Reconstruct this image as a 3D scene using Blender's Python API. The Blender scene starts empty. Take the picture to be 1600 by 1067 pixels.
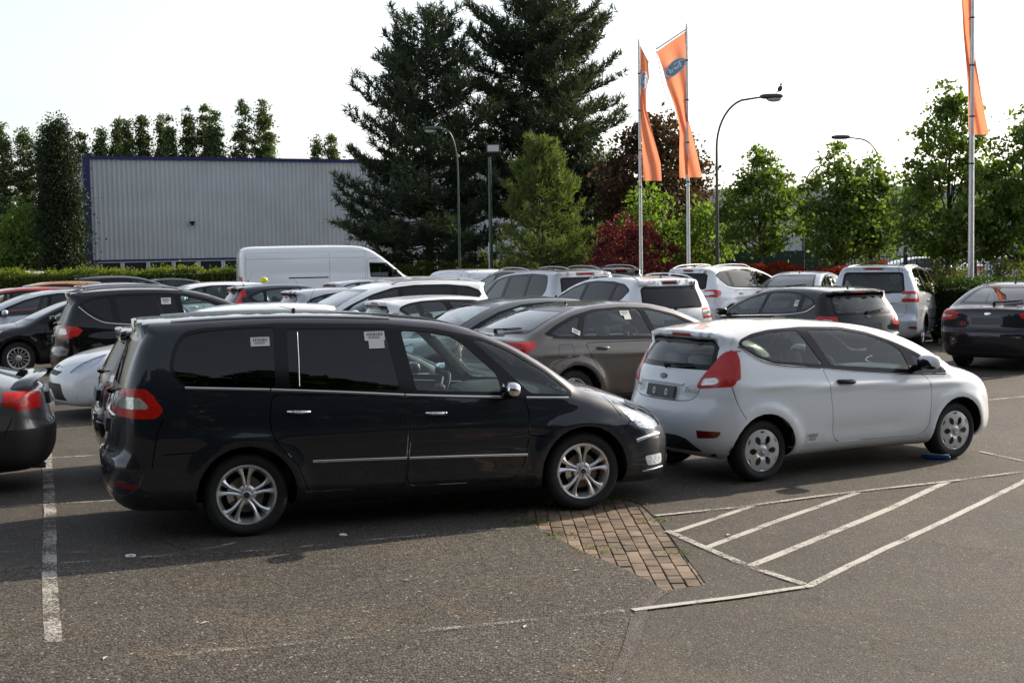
import bpy, bmesh, math, random
import numpy as np
from mathutils import Vector, Matrix
R = math.radians
SC = bpy.context.scene
C = SC.collection

# ------------------------------------------------------------------ camera
CAM_F, CAM_P, CAM_R, CAM_H = 2165.43, 0.0687792, 0.0163958, 2.264
cam_d = bpy.data.cameras.new('camera')
cam = bpy.data.objects.new('camera', cam_d); C.objects.link(cam)
cam_d.sensor_width = 36.0; cam_d.lens = CAM_F/1600*36.0
cam_d.clip_start = 0.05; cam_d.clip_end = 3000
fwd = Vector((0, math.cos(CAM_P), -math.sin(CAM_P)))
right0 = Vector((1, 0, 0)); up0 = right0.cross(fwd)
cr, sr = math.cos(CAM_R), math.sin(CAM_R)
right = right0*cr - up0*sr
up = up0*cr + right0*sr
m = Matrix((right, up, -fwd)).transposed().to_4x4()
m.translation = Vector((0, 0, CAM_H))
cam.matrix_world = m
SC.camera = cam

# ------------------------------------------------------------------ sky, sun, exposure
SUN_EL, SUN_AZ = R(27), R(38)          # azimuth measured from +X towards +Y
world = bpy.data.worlds.new('World'); SC.world = world; world.use_nodes = True
wn = world.node_tree.nodes; wl = world.node_tree.links; wn.clear()
sky = wn.new('ShaderNodeTexSky'); sky.sky_type = 'NISHITA'; sky.sun_disc = False
sky.sun_elevation = SUN_EL; sky.sun_rotation = R(90) - SUN_AZ
sky.altitude = 50; sky.air_density = 1.0; sky.dust_density = 1.8; sky.ozone_density = 1.0
hs = wn.new('ShaderNodeHueSaturation'); hs.inputs['Saturation'].default_value = 0.42
bgn = wn.new('ShaderNodeBackground'); bgn.inputs['Strength'].default_value = 0.15
wo = wn.new('ShaderNodeOutputWorld')
wl.new(sky.outputs[0], hs.inputs['Color']); wl.new(hs.outputs[0], bgn.inputs['Color']); wl.new(bgn.outputs[0], wo.inputs['Surface'])
sun_d = bpy.data.lights.new('sun', 'SUN'); sun = bpy.data.objects.new('sun', sun_d); C.objects.link(sun)
sun_d.energy = 4.6; sun_d.angle = R(0.55); sun_d.color = (1.0, 0.86, 0.68)
sdir = Vector((math.cos(SUN_EL)*math.cos(SUN_AZ), math.cos(SUN_EL)*math.sin(SUN_AZ), math.sin(SUN_EL)))
sun.rotation_euler = sdir.to_track_quat('Z', 'Y').to_euler(); sun.location = (30, 30, 40)
SC.view_settings.view_transform = 'Standard'; SC.view_settings.look = 'None'
SC.view_settings.exposure = 0.62; SC.view_settings.gamma = 1.0
SC.view_settings.use_curve_mapping = False
SC.cycles.max_bounces = 8; SC.cycles.transparent_max_bounces = 24
SC.cycles.glossy_bounces = 4; SC.cycles.diffuse_bounces = 3; SC.cycles.transmission_bounces = 4

rng = np.random.default_rng(7); random.seed(7)

# ------------------------------------------------------------------ materials
MAT = {}
def newmat(name):
    m = bpy.data.materials.new(name); m.use_nodes = True
    nt = m.node_tree; nt.nodes.clear()
    out = nt.nodes.new('ShaderNodeOutputMaterial')
    MAT[name] = m
    return m, nt, nt.nodes, nt.links, out
def setin(n, **k):
    for a, v in k.items():
        n.inputs[a.replace('_', ' ')].default_value = v
def c4(c): return (c[0], c[1], c[2], 1.0)
def pbr(name, col, rough=0.5, metal=0.0, coat=0.0, coat_rough=0.03, spec=0.5, noise=0.0, nscale=8.0, bump=0.0, bscale=60.0, emis=None):
    m, nt, N, L, out = newmat(name)
    b = N.new('ShaderNodeBsdfPrincipled'); L.new(b.outputs[0], out.inputs[0])
    b.inputs['Base Color'].default_value = c4(col); b.inputs['Roughness'].default_value = rough
    b.inputs['Metallic'].default_value = metal; b.inputs['Coat Weight'].default_value = coat
    b.inputs['Coat Roughness'].default_value = coat_rough; b.inputs['Specular IOR Level'].default_value = spec
    if noise > 0:
        tc = N.new('ShaderNodeTexCoord'); nz = N.new('ShaderNodeTexNoise'); nz.inputs['Scale'].default_value = nscale; nz.inputs['Detail'].default_value = 5
        L.new(tc.outputs['Object'], nz.inputs['Vector'])
        r = N.new('ShaderNodeMapRange'); r.inputs['From Min'].default_value = .3; r.inputs['From Max'].default_value = .7
        r.inputs['To Min'].default_value = 1-noise; r.inputs['To Max'].default_value = 1+noise
        L.new(nz.outputs['Fac'], r.inputs['Value'])
        mx = N.new('ShaderNodeVectorMath'); mx.operation = 'SCALE'; mx.inputs[0].default_value = col[:3]
        L.new(r.outputs[0], mx.inputs['Scale']); L.new(mx.outputs[0], b.inputs['Base Color'])
    if bump > 0:
        tc = N.new('ShaderNodeTexCoord'); nz = N.new('ShaderNodeTexNoise'); nz.inputs['Scale'].default_value = bscale; nz.inputs['Detail'].default_value = 4
        L.new(tc.outputs['Object'], nz.inputs['Vector'])
        bp = N.new('ShaderNodeBump'); bp.inputs['Strength'].default_value = bump; bp.inputs['Distance'].default_value = .01
        L.new(nz.outputs['Fac'], bp.inputs['Height']); L.new(bp.outputs[0], b.inputs['Normal'])
    return m
def paint(name, col, metal=0.0, rough=0.35, coat=1.0, spec=.5):
    """clear-coated car paint, faint orange peel and dust, dark lining on the inside of the shell"""
    m, nt, N, L, out = newmat(name)
    b = N.new('ShaderNodeBsdfPrincipled')
    b.inputs['Metallic'].default_value = metal; b.inputs['Roughness'].default_value = rough
    b.inputs['Coat Weight'].default_value = coat; b.inputs['Coat Roughness'].default_value = 0.03; b.inputs['Specular IOR Level'].default_value = spec
    tc = N.new('ShaderNodeTexCoord')
    nz = N.new('ShaderNodeTexNoise'); nz.inputs['Scale'].default_value = 2.2; nz.inputs['Detail'].default_value = 7; nz.inputs['Roughness'].default_value = .65
    L.new(tc.outputs['Object'], nz.inputs['Vector'])
    # dust settles on upward faces and low on the doors
    geo = N.new('ShaderNodeNewGeometry'); sx = N.new('ShaderNodeSeparateXYZ'); L.new(geo.outputs['Normal'], sx.inputs[0])
    up_ = N.new('ShaderNodeMapRange'); up_.inputs['From Min'].default_value = .2; up_.inputs['From Max'].default_value = 1; up_.inputs['To Min'].default_value = .0; up_.inputs['To Max'].default_value = .07
    L.new(sx.outputs['Z'], up_.inputs['Value'])
    sp = N.new('ShaderNodeSeparateXYZ'); L.new(tc.outputs['Object'], sp.inputs[0])
    lo = N.new('ShaderNodeMapRange'); lo.inputs['From Min'].default_value = .65; lo.inputs['From Max'].default_value = .2; lo.inputs['To Min'].default_value = 0; lo.inputs['To Max'].default_value = .10
    L.new(sp.outputs['Z'], lo.inputs['Value'])
    ad = N.new('ShaderNodeMath'); ad.operation = 'ADD'; L.new(up_.outputs[0], ad.inputs[0]); L.new(lo.outputs[0], ad.inputs[1])
    mu = N.new('ShaderNodeMath'); mu.operation = 'MULTIPLY'; L.new(ad.outputs[0], mu.inputs[0])
    nr = N.new('ShaderNodeMapRange'); nr.inputs['From Min'].default_value = .3; nr.inputs['From Max'].default_value = .75; nr.inputs['To Min'].default_value = .3; nr.inputs['To Max'].default_value = 1.6
    L.new(nz.outputs['Fac'], nr.inputs['Value']); L.new(nr.outputs[0], mu.inputs[1])
    mix = N.new('ShaderNodeMix'); mix.data_type = 'RGBA'; mix.inputs['A'].default_value = c4(col); mix.inputs['B'].default_value = (.22, .19, .16, 1)
    L.new(mu.outputs[0], mix.inputs['Factor']); L.new(mix.outputs['Result'], b.inputs['Base Color'])
    op = N.new('ShaderNodeTexNoise'); op.inputs['Scale'].default_value = 5.0; op.inputs['Detail'].default_value = 2
    L.new(tc.outputs['Object'], op.inputs['Vector'])
    bp = N.new('ShaderNodeBump'); bp.inputs['Strength'].default_value = .25; bp.inputs['Distance'].default_value = .004
    L.new(op.outputs['Fac'], bp.inputs['Height']); L.new(bp.outputs[0], b.inputs['Coat Normal'])
    d = N.new('ShaderNodeBsdfDiffuse'); d.inputs[0].default_value = (.02, .02, .022, 1)
    ms = N.new('ShaderNodeMixShader'); L.new(geo.outputs['Backfacing'], ms.inputs[0]); L.new(b.outputs[0], ms.inputs[1]); L.new(d.outputs[0], ms.inputs[2])
    L.new(ms.outputs[0], out.inputs[0])
    return m
def glass(name, tint, refl=1.0, top=.42):
    m, nt, N, L, out = newmat(name)
    t = N.new('ShaderNodeBsdfTransparent'); t.inputs[0].default_value = c4(tint)
    g = N.new('ShaderNodeBsdfGlossy'); g.inputs['Roughness'].default_value = 0.0
    tc = N.new('ShaderNodeTexCoord'); nz = N.new('ShaderNodeTexNoise'); nz.inputs['Scale'].default_value = 3.5; nz.inputs['Detail'].default_value = 1
    L.new(tc.outputs['Object'], nz.inputs['Vector'])
    bp = N.new('ShaderNodeBump'); bp.inputs['Strength'].default_value = .35; bp.inputs['Distance'].default_value = .004
    L.new(nz.outputs['Fac'], bp.inputs['Height']); L.new(bp.outputs[0], g.inputs['Normal'])
    f = N.new('ShaderNodeFresnel'); f.inputs['IOR'].default_value = 1.52
    mu = N.new('ShaderNodeMath'); mu.operation = 'MULTIPLY'; mu.inputs[1].default_value = 1.9*refl; mu.use_clamp = True
    mn = N.new('ShaderNodeMath'); mn.operation = 'MINIMUM'; mn.inputs[1].default_value = top; L.new(f.outputs[0], mn.inputs[0]); L.new(mn.outputs[0], mu.inputs[0])
    ms = N.new('ShaderNodeMixShader'); L.new(mu.outputs[0], ms.inputs[0]); L.new(t.outputs[0], ms.inputs[1]); L.new(g.outputs[0], ms.inputs[2])
    L.new(ms.outputs[0], out.inputs[0])
    return m

paint('paint_midnight', (.011, .014, .024), metal=.35, rough=.42, spec=.25)
paint('paint_black', (.003, .003, .004), spec=.1)
paint('paint_white', (.82, .86, .91))
paint('paint_brown_grey', (.115, .100, .092), metal=.75, rough=.38)
paint('paint_silver', (.50, .52, .55), metal=.7, rough=.38)
paint('paint_ice', (.60, .64, .70), metal=.5, rough=.4)
paint('paint_steel', (.16, .165, .175), metal=.7, rough=.36)
paint('paint_cream', (.62, .62, .60), metal=.2)
paint('paint_navy', (.008, .012, .026), metal=.2, spec=.2)
paint('paint_ink', (.010, .011, .018), metal=.2, spec=.2)
paint('paint_red', (.35, .012, .010), metal=.2)
paint('paint_ochre', (.45, .20, .03), metal=.3)
paint('paint_green_grey', (.05, .075, .07), metal=.5)
glass('glass_clear', (.80, .92, .89))
glass('glass_tint', (.34, .42, .42))
glass('glass_dark', (.02, .022, .027), .75, .22)
glass('lens', (.93, .95, .98), .6)
pbr('black_trim', (.008, .008, .009), rough=.16, spec=.35)
pbr('black_plastic', (.022, .022, .023), rough=.55, bump=.3, bscale=400)
pbr('gap_black', (.003, .003, .003), rough=.9)
pbr('grey_plastic', (.045, .047, .05), rough=.5, bump=.2, bscale=300)
pbr('tyre_rubber', (.016, .016, .017), rough=.75, bump=.3, bscale=120, noise=.2)
pbr('alloy', (.78, .78, .79), rough=.26, metal=.75)
pbr('hubcap_silver', (.60, .61, .63), rough=.32, metal=.4, coat=.4)
pbr('brake_steel', (.16, .13, .11), rough=.5, metal=.8)
pbr('chrome', (.78, .78, .80), rough=.09, metal=1.0)
pbr('satin_metal', (.60, .60, .60), rough=.3, metal=.9)
pbr('lamp_red', (.56, .006, .003), rough=.25, coat=.5, noise=.18, nscale=30, bump=.3, bscale=90)
pbr('lamp_dark_red', (.16, .006, .008), rough=.12, coat=1.0)
pbr('lamp_white', (.62, .62, .60), rough=.15, coat=1.0, metal=.4, noise=.3, nscale=40)
pbr('lamp_inner', (.80, .85, .92), rough=.25, metal=.1, bump=1.0, bscale=30)
pbr('seat_fabric', (.13, .125, .12), rough=.9, noise=.2)
pbr('seat_grey', (.24, .24, .24), rough=.9, noise=.2)
pbr('cream_trim', (.52, .46, .34), rough=.6)
pbr('paper', (.80, .80, .80), rough=.7)
pbr('print_grey', (.25, .25, .27), rough=.7)
pbr('plate_grey', (.06, .065, .075), rough=.4)
pbr('badge_blue', (.02, .035, .09), rough=.2, coat=1.0)
pbr('yellow', (.65, .70, .03), rough=.4)
pbr('blue_plastic', (.01, .09, .36), rough=.35)

# ------------------------------------------------------------------ object helpers
def link(o, parent=None):
    C.objects.link(o)
    if parent is not None: o.parent = parent
    return o
def tag(o, label=None, cat=None, group=None, kind=None):
    if label: o['label'] = label
    if cat: o['category'] = cat
    if group: o['group'] = group
    if kind: o['kind'] = kind
    return o
def empty(name, loc=(0, 0, 0), rz=0.0):
    o = bpy.data.objects.new(name, None); C.objects.link(o)
    o.location = loc; o.rotation_euler = (0, 0, rz); o.empty_display_size = .2
    return o
class MB:
    """collects verts/faces, builds one mesh object"""
    def __init__(s): s.v = []; s.f = []; s.mi = []; s.m = 0
    def add(s, vs, fs):
        o = len(s.v); s.v.extend([tuple(map(float, p)) for p in vs])
        for f in fs: s.f.append(tuple(i+o for i in f)); s.mi.append(s.m)
        return s
    def box(s, x0, x1, y0, y1, z0, z1):
        return s.add([(x0,y0,z0),(x1,y0,z0),(x1,y1,z0),(x0,y1,z0),(x0,y0,z1),(x1,y0,z1),(x1,y1,z1),(x0,y1,z1)],
                     [(0,3,2,1),(4,5,6,7),(0,1,5,4),(1,2,6,5),(2,3,7,6),(3,0,4,7)])
    def tube(s, pts, rads, n=8, cap=True):
        P = [Vector(p) for p in pts]; k = len(P)
        if not hasattr(rads, '__len__'): rads = [rads]*k
        vs = []; up = None
        for i in range(k):
            t = (P[min(i+1, k-1)]-P[max(i-1, 0)]).normalized()
            if up is None: up = Vector((0, 0, 1)) if abs(t.z) < .9 else Vector((1, 0, 0))
            a = t.cross(up); a.normalize(); b = a.cross(t); b.normalize(); up = b
            for j in range(n):
                q = 2*math.pi*j/n
                vs.append(P[i]+(a*math.cos(q)+b*math.sin(q))*rads[i])
        fs = [(i*n+j, i*n+(j+1) % n, (i+1)*n+(j+1) % n, (i+1)*n+j) for i in range(k-1) for j in range(n)]
        if cap: fs += [tuple(range(n)), tuple(range((k-1)*n, k*n))[::-1]]
        return s.add(vs, fs)
    def lathe(s, prof, n=24, M=None, close=False):
        """profile (r, z) about local Z"""
        vs = []; k = len(prof)
        for r, z in prof:
            for j in range(n):
                q = 2*math.pi*j/n; vs.append(Vector((r*math.cos(q), r*math.sin(q), z)))
        if M is not None: vs = [M @ v for v in vs]
        fs = [(i*n+j, i*n+(j+1) % n, (i+1)*n+(j+1) % n, (i+1)*n+j) for i in range(k-1) for j in range(n)]
        return s.add(vs, fs)
    def prism(s, poly, z0, z1, M=None):
        """2D polygon extruded z0..z1"""
        k = len(poly)
        vs = [Vector((p[0], p[1], z0)) for p in poly]+[Vector((p[0], p[1], z1)) for p in poly]
        if M is not None: vs = [M @ v for v in vs]
        fs = [tuple(range(k))[::-1], tuple(range(k, 2*k))]+[(i, (i+1) % k, k+(i+1) % k, k+i) for i in range(k)]
        return s.add(vs, fs)
    def rbox(s, c, h, e=.45, n=(14, 9), M=None):
        """rounded box: superellipsoid"""
        vs = []; nu, nv = n
        def sp(w, e): return math.copysign(abs(w)**e, w)
        for j in range(nv+1):
            b = -math.pi/2+math.pi*j/nv
            for i in range(nu):
                a = 2*math.pi*i/nu
                v = Vector((h[0]*sp(math.cos(b), e)*sp(math.cos(a), e), h[1]*sp(math.cos(b), e)*sp(math.sin(a), e), h[2]*sp(math.sin(b), e)))
                if M is not None: v = M @ v
                vs.append(v+Vector(c))
        fs = [(j*nu+i, j*nu+(i+1) % nu, (j+1)*nu+(i+1) % nu, (j+1)*nu+i) for j in range(nv) for i in range(nu)]
        return s.add(vs, fs)
    def mesh(s, name, mats, smooth=True, angle=35):
        me = bpy.data.meshes.new(name); me.from_pydata(s.v, [], s.f); me.validate(); me.update()
        for m in mats: me.materials.append(MAT[m] if isinstance(m, str) else m)
        if len(mats) > 1 and len(me.polygons) == len(s.mi): me.polygons.foreach_set('material_index', s.mi)
        bm = bmesh.new(); bm.from_mesh(me); bmesh.ops.remove_doubles(bm, verts=bm.verts, dist=1e-5)
        bmesh.ops.recalc_face_normals(bm, faces=bm.faces); bm.to_mesh(me); bm.free()
        if smooth:
            me.polygons.foreach_set('use_smooth', [True]*len(me.polygons))
            me.set_sharp_from_angle(angle=R(angle))
        return me
    def build(s, name, mats, parent=None, smooth=True, angle=35):
        if isinstance(mats, str) or not hasattr(mats, '__len__'): mats = [mats]
        me = s.mesh(name, mats, smooth, angle)
        return link(bpy.data.objects.new(name, me), parent)
def fastmesh(name, V, F, mats, smooth=False, mi=None):
    """V (n,3) array, F (m,k) int array of k-gons"""
    me = bpy.data.meshes.new(name)
    V = np.asarray(V, np.float32); F = np.asarray(F, np.int32); n, k = F.shape
    me.vertices.add(len(V)); me.vertices.foreach_set('co', V.ravel())
    me.loops.add(n*k); me.loops.foreach_set('vertex_index', F.ravel())
    me.polygons.add(n); me.polygons.foreach_set('loop_start', np.arange(0, n*k, k, dtype=np.int32))
    if mi is not None: me.polygons.foreach_set('material_index', np.asarray(mi, np.int32))
    for m in mats: me.materials.append(MAT[m] if isinstance(m, str) else m)
    me.update(calc_edges=True)
    if smooth: me.polygons.foreach_set('use_smooth', [True]*n)
    return me
# ------------------------------------------------------------------ car body surfaces
def catmull(P, n=6, closed=True):
    P = np.asarray(P, float); out = []; k = len(P)
    for i in range(k if closed else k-1):
        p0, p1, p2, p3 = (P[(i-1) % k] if closed or i > 0 else P[0]), P[i], P[(i+1) % k], (P[(i+2) % k] if closed or i+2 < k else P[-1])
        for j in range(n):
            t = j/n
            t0 = 0; t1 = max(np.linalg.norm(p1-p0), 1e-6)**.5; t2 = t1+max(np.linalg.norm(p2-p1), 1e-6)**.5; t3 = t2+max(np.linalg.norm(p3-p2), 1e-6)**.5
            T = t1+(t2-t1)*t
            A1 = p0*(t1-T)/(t1-t0)+p1*(T-t0)/(t1-t0) if t1 > t0 else p1
            A2 = p1*(t2-T)/(t2-t1)+p2*(T-t1)/(t2-t1); A3 = p2*(t3-T)/(t3-t2)+p3*(T-t2)/(t3-t2)
            B1 = A1*(t2-T)/(t2-t0)+A2*(T-t0)/(t2-t0); B2 = A2*(t3-T)/(t3-t1)+A3*(T-t1)/(t3-t1)
            out.append(B1*(t2-T)/(t2-t1)+B2*(T-t1)/(t2-t1))
    if not closed: out.append(P[-1])
    return np.array(out)
def roundpoly(P, r=.05, n=3):
    """cut corners of a polygon by an arc-like bezier of size r"""
    P = [np.array(p, float) for p in P]; out = []; k = len(P)
    for i in range(k):
        a, b, c = P[i-1], P[i], P[(i+1) % k]
        la, lc = np.linalg.norm(a-b), np.linalg.norm(c-b)
        d = min(r, la*.45, lc*.45)
        p = b+(a-b)/la*d; q = b+(c-b)/lc*d
        for j in range(n+1):
            t = j/n; out.append((1-t)**2*p+2*t*(1-t)*b+t*t*q)
    return out
def area(P): 
    P = np.asarray(P); x, y = P[:, 0], P[:, 1]
    return .5*np.sum(x*np.roll(y, -1)-np.roll(x, -1)*y)
def inset(P, d):
    """offset polygon inwards by d"""
    P = np.asarray(P, float)
    keep = [i for i in range(len(P)) if np.linalg.norm(P[i]-P[i-1]) > 1e-4]; P = P[keep]
    s = 1 if area(P) > 0 else -1; out = []
    k = len(P)
    for i in range(k):
        a = P[i]-P[i-1]; b = P[(i+1) % k]-P[i]; a /= np.linalg.norm(a); b /= np.linalg.norm(b)
        na = np.array((-a[1], a[0]))*s; nb = np.array((-b[1], b[0]))*s
        m_ = na+nb; l = np.linalg.norm(m_); m_ = m_/max(l, .3); c = max(m_.dot(na), .35)
        out.append(P[i]+m_*d/c)
    return out
def pip(P, x, y):
    n = len(P); ins = False; j = n-1
    for i in range(n):
        xi, yi = P[i]; xj, yj = P[j]
        if (yi > y) != (yj > y) and x < (xj-xi)*(y-yi)/(yj-yi)+xi: ins = not ins
        j = i
    return ins
class Shell:
    """implicit car body: side silhouette (bent in plan, crowned) blended with a half-width field"""
    def __init__(s, d):
        s.d = d
        P = catmull(d['sil'], 5)
        s.x0, s.x1 = P[:, 0].min(), P[:, 0].max(); s.z1 = P[:, 1].max(); s.z0 = P[:, 1].min()
        s.gx0, s.gz0, s.h = s.x0-1.0, -.4, .02
        nx = int((s.x1+1.0-s.gx0)/s.h)+2; nz = int((s.z1+.6-s.gz0)/s.h)+2
        X, Z = np.meshgrid(s.gx0+np.arange(nx)*s.h, s.gz0+np.arange(nz)*s.h, indexing='ij')
        dist = np.full(X.shape, 1e9); ins = np.zeros(X.shape, bool)
        for a, b in zip(P, np.roll(P, -1, 0)):
            e = b-a; l2 = e@e+1e-12
            t = np.clip(((X-a[0])*e[0]+(Z-a[1])*e[1])/l2, 0, 1)
            dist = np.minimum(dist, (X-a[0]-t*e[0])**2+(Z-a[1]-t*e[1])**2)
            c = ((a[1] > Z) != (b[1] > Z))
            with np.errstate(divide='ignore', invalid='ignore'):
                xx = (b[0]-a[0])*(Z-a[1])/(b[1]-a[1])+a[0]
            ins ^= c & (X < xx)
        s.G = np.sqrt(dist)*np.where(ins, -1, 1); s.nx, s.nz = nx, nz
    def sd(s, x, z):
        u = np.clip((x-s.gx0)/s.h, 0, s.nx-1.001); v = np.clip((z-s.gz0)/s.h, 0, s.nz-1.001)
        i = u.astype(int); j = v.astype(int); u = u-i; v = v-j; G = s.G
        return (G[i, j]*(1-u)+G[i+1, j]*u)*(1-v)+(G[i, j+1]*(1-u)+G[i+1, j+1]*u)*v
    def F(s, x, y, z):
        d = s.d; W = d['W']; ay = np.abs(y); q = np.clip(ay/W, 0, 1.3)
        def ss(a, b, t): t = np.clip((t-a)/(b-a), 0, 1); return t*t*(3-2*t)
        fr = ss(s.x1-1.9, s.x1-.2, x); re = 1-ss(s.x0+.1, s.x0+1.2, x)
        hi = ss(.9, 1.25, z)
        xp = x+fr*(d.get('cf', .36)*(1-hi)+d.get('cfw', .22)*hi)*q**2.6-re*(d.get('cr', .2)*(1-hi)+d.get('crw', .10)*hi)*q**2.8
        zp = z+(d.get('crown', .07)*ss(.6, 1.0, z))*q**2.2
        f1 = s.sd(xp, zp)
        L = s.x1-s.x0; t = (x-s.x0)/L
        plan = 1-d.get('tf', .07)*np.clip((t-.55)/.45, 0, 1)**2-d.get('tr', .05)*np.clip((.35-t)/.35, 0, 1)**2
        belt = d['b0']+d['b1']*x
        low = W*plan*(1-.055*np.clip((.62-z)/.45, 0, 1.4)**2-.035*np.clip((z-.72)/.5, 0, 1.6)**1.5)
        zb = z-(belt-.10)
        upw = W*plan*d.get('sh', .985)-np.tan(d.get('tumble', .34))*zb-d.get('tc', .10)*np.clip(zb, 0, 2)**2
        k = .05; h = np.clip(.5+.5*(upw-low)/k, 0, 1); w = upw*(1-h)+low*h-k*h*(1-h)
        for ax in (0., d['wb']):            # wheel-arch flares
            rr = np.sqrt((x-ax)**2+(z-d['R'])**2)
            w = w+d.get('flare', .022)*np.exp(-((rr-d['ar']-.03)/.075)**2)*ss(-.05, .25, z)
        if 'crease' in d:                   # pressed line along the flank
            zc, cs, amp = d['crease']; zz = z-(zc+cs*x)
            w = w+amp*np.exp(-(zz/.038)**2)*ss(s.x0+.2, s.x0+.8, x)*(1-ss(s.x1-1.0, s.x1-.4, x))
            w = w-amp*.8*np.exp(-((z-.42)/.10)**2)*ss(.5, .9, x)*(1-ss(d['wb']-.9, d['wb']-.5, x))
        f2 = ay-w
        k = d.get('k', .13)+d.get('kl', .08)*(1-ss(.5, .9, z))
        h = np.clip(k-np.abs(f1-f2), 0, None)
        return np.maximum(f1, f2)+h*h/(4*k)
    def hit(s, O, D, tmax=3.5, it=24):
        lo = np.zeros(len(O)); hi = np.full(len(O), tmax)
        for _ in range(it):
            m_ = (lo+hi)/2; p = O+D*m_[:, None]
            ins = s.F(p[:, 0], p[:, 1], p[:, 2]) < 0
            lo = np.where(ins, m_, lo); hi = np.where(ins, hi, m_)
        return O+D*((lo+hi)/2)[:, None]
    def N(s, P):
        P = np.asarray(P, float); e = .006; g = np.zeros_like(P)
        for i in range(3):
            a = P.copy(); a[:, i] += e; b = P.copy(); b[:, i] -= e
            g[:, i] = s.F(a[:, 0], a[:, 1], a[:, 2])-s.F(b[:, 0], b[:, 1], b[:, 2])
        return g/(np.linalg.norm(g, axis=1)[:, None]+1e-12)
    def side(s, pts, sg=-1):
        """(x,z) -> point on the flank"""
        P = np.array([(p[0], 0, p[1]) for p in pts], float); O = P.copy()
        return s.hit(O, np.tile((0, sg, 0.), (len(P), 1)), 1.5)
    def end(s, pts, sg=-1):
        """(y,z) -> point on tail (sg -1) or nose (+1)"""
        xm = (s.x0+s.x1)/2
        O = np.array([(xm, p[0], p[1]) for p in pts], float)
        return s.hit(O, np.tile((sg, 0, 0.), (len(O), 1)), 4.)
    def top(s, pts):
        O = np.array([(p[0], p[1], .6) for p in pts], float)
        return s.hit(O, np.tile((0, 0, 1.), (len(O), 1)), 2.)
def body_bmesh(S, res):
    d = S.d; xa, xb = S.x0+.85, S.x1-.85
    nm = max(8, int((xb-xa)/res)); nc = max(7, int(1.5/res)); nph = 4*int(5.2/res/4)
    O = []; D = []
    ph = np.arange(nph)/nph*2*np.pi-np.pi/2
    def zc(x): return d.get('zc', .62)
    rows = []
    for i in range(1, nc): rows.append((xa, -np.pi/2+np.pi/2*i/nc))
    for i in range(nm+1): rows.append((xa+(xb-xa)*i/nm, 0.))
    for i in range(1, nc): rows.append((xb, np.pi/2*i/nc))
    for x, ps in rows:
        O.append(np.tile((x, 0, zc(x)), (nph, 1)))
        D.append(np.stack([np.full(nph, np.sin(ps)), np.cos(ps)*np.cos(ph), np.cos(ps)*np.sin(ph)], 1))
    O.append([[xa, 0, zc(0)], [xb, 0, zc(0)]]); D.append([[-1, 0, 0], [1, 0, 0]])
    P = S.hit(np.concatenate(O), np.concatenate(D))
    nr = len(rows); bm = bmesh.new(); vs = [bm.verts.new(p) for p in P]
    for i in range(nr-1):
        for j in range(nph):
            a, b, c, e = i*nph+j, i*nph+(j+1) % nph, (i+1)*nph+(j+1) % nph, (i+1)*nph+j
            bm.faces.new((vs[a], vs[b], vs[c], vs[e]))
    for j in range(nph):
        bm.faces.new((vs[j], vs[nr*nph], vs[(j+1) % nph]))
        bm.faces.new((vs[(nr-1)*nph+j], vs[(nr-1)*nph+(j+1) % nph], vs[nr*nph+1]))
    bm.normal_update()
    f = max(bm.faces, key=lambda f: f.calc_center_median().z)
    if f.normal.z < 0: bmesh.ops.reverse_faces(bm, faces=bm.faces[:])
    bm.normal_update()
    return bm
AX = {'R': (0, 2, 1, -1), 'L': (0, 2, 1, 1), 'B': (1, 2, 0, -1), 'F': (1, 2, 0, 1), 'T': (0, 1, 2, 1)}
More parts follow.
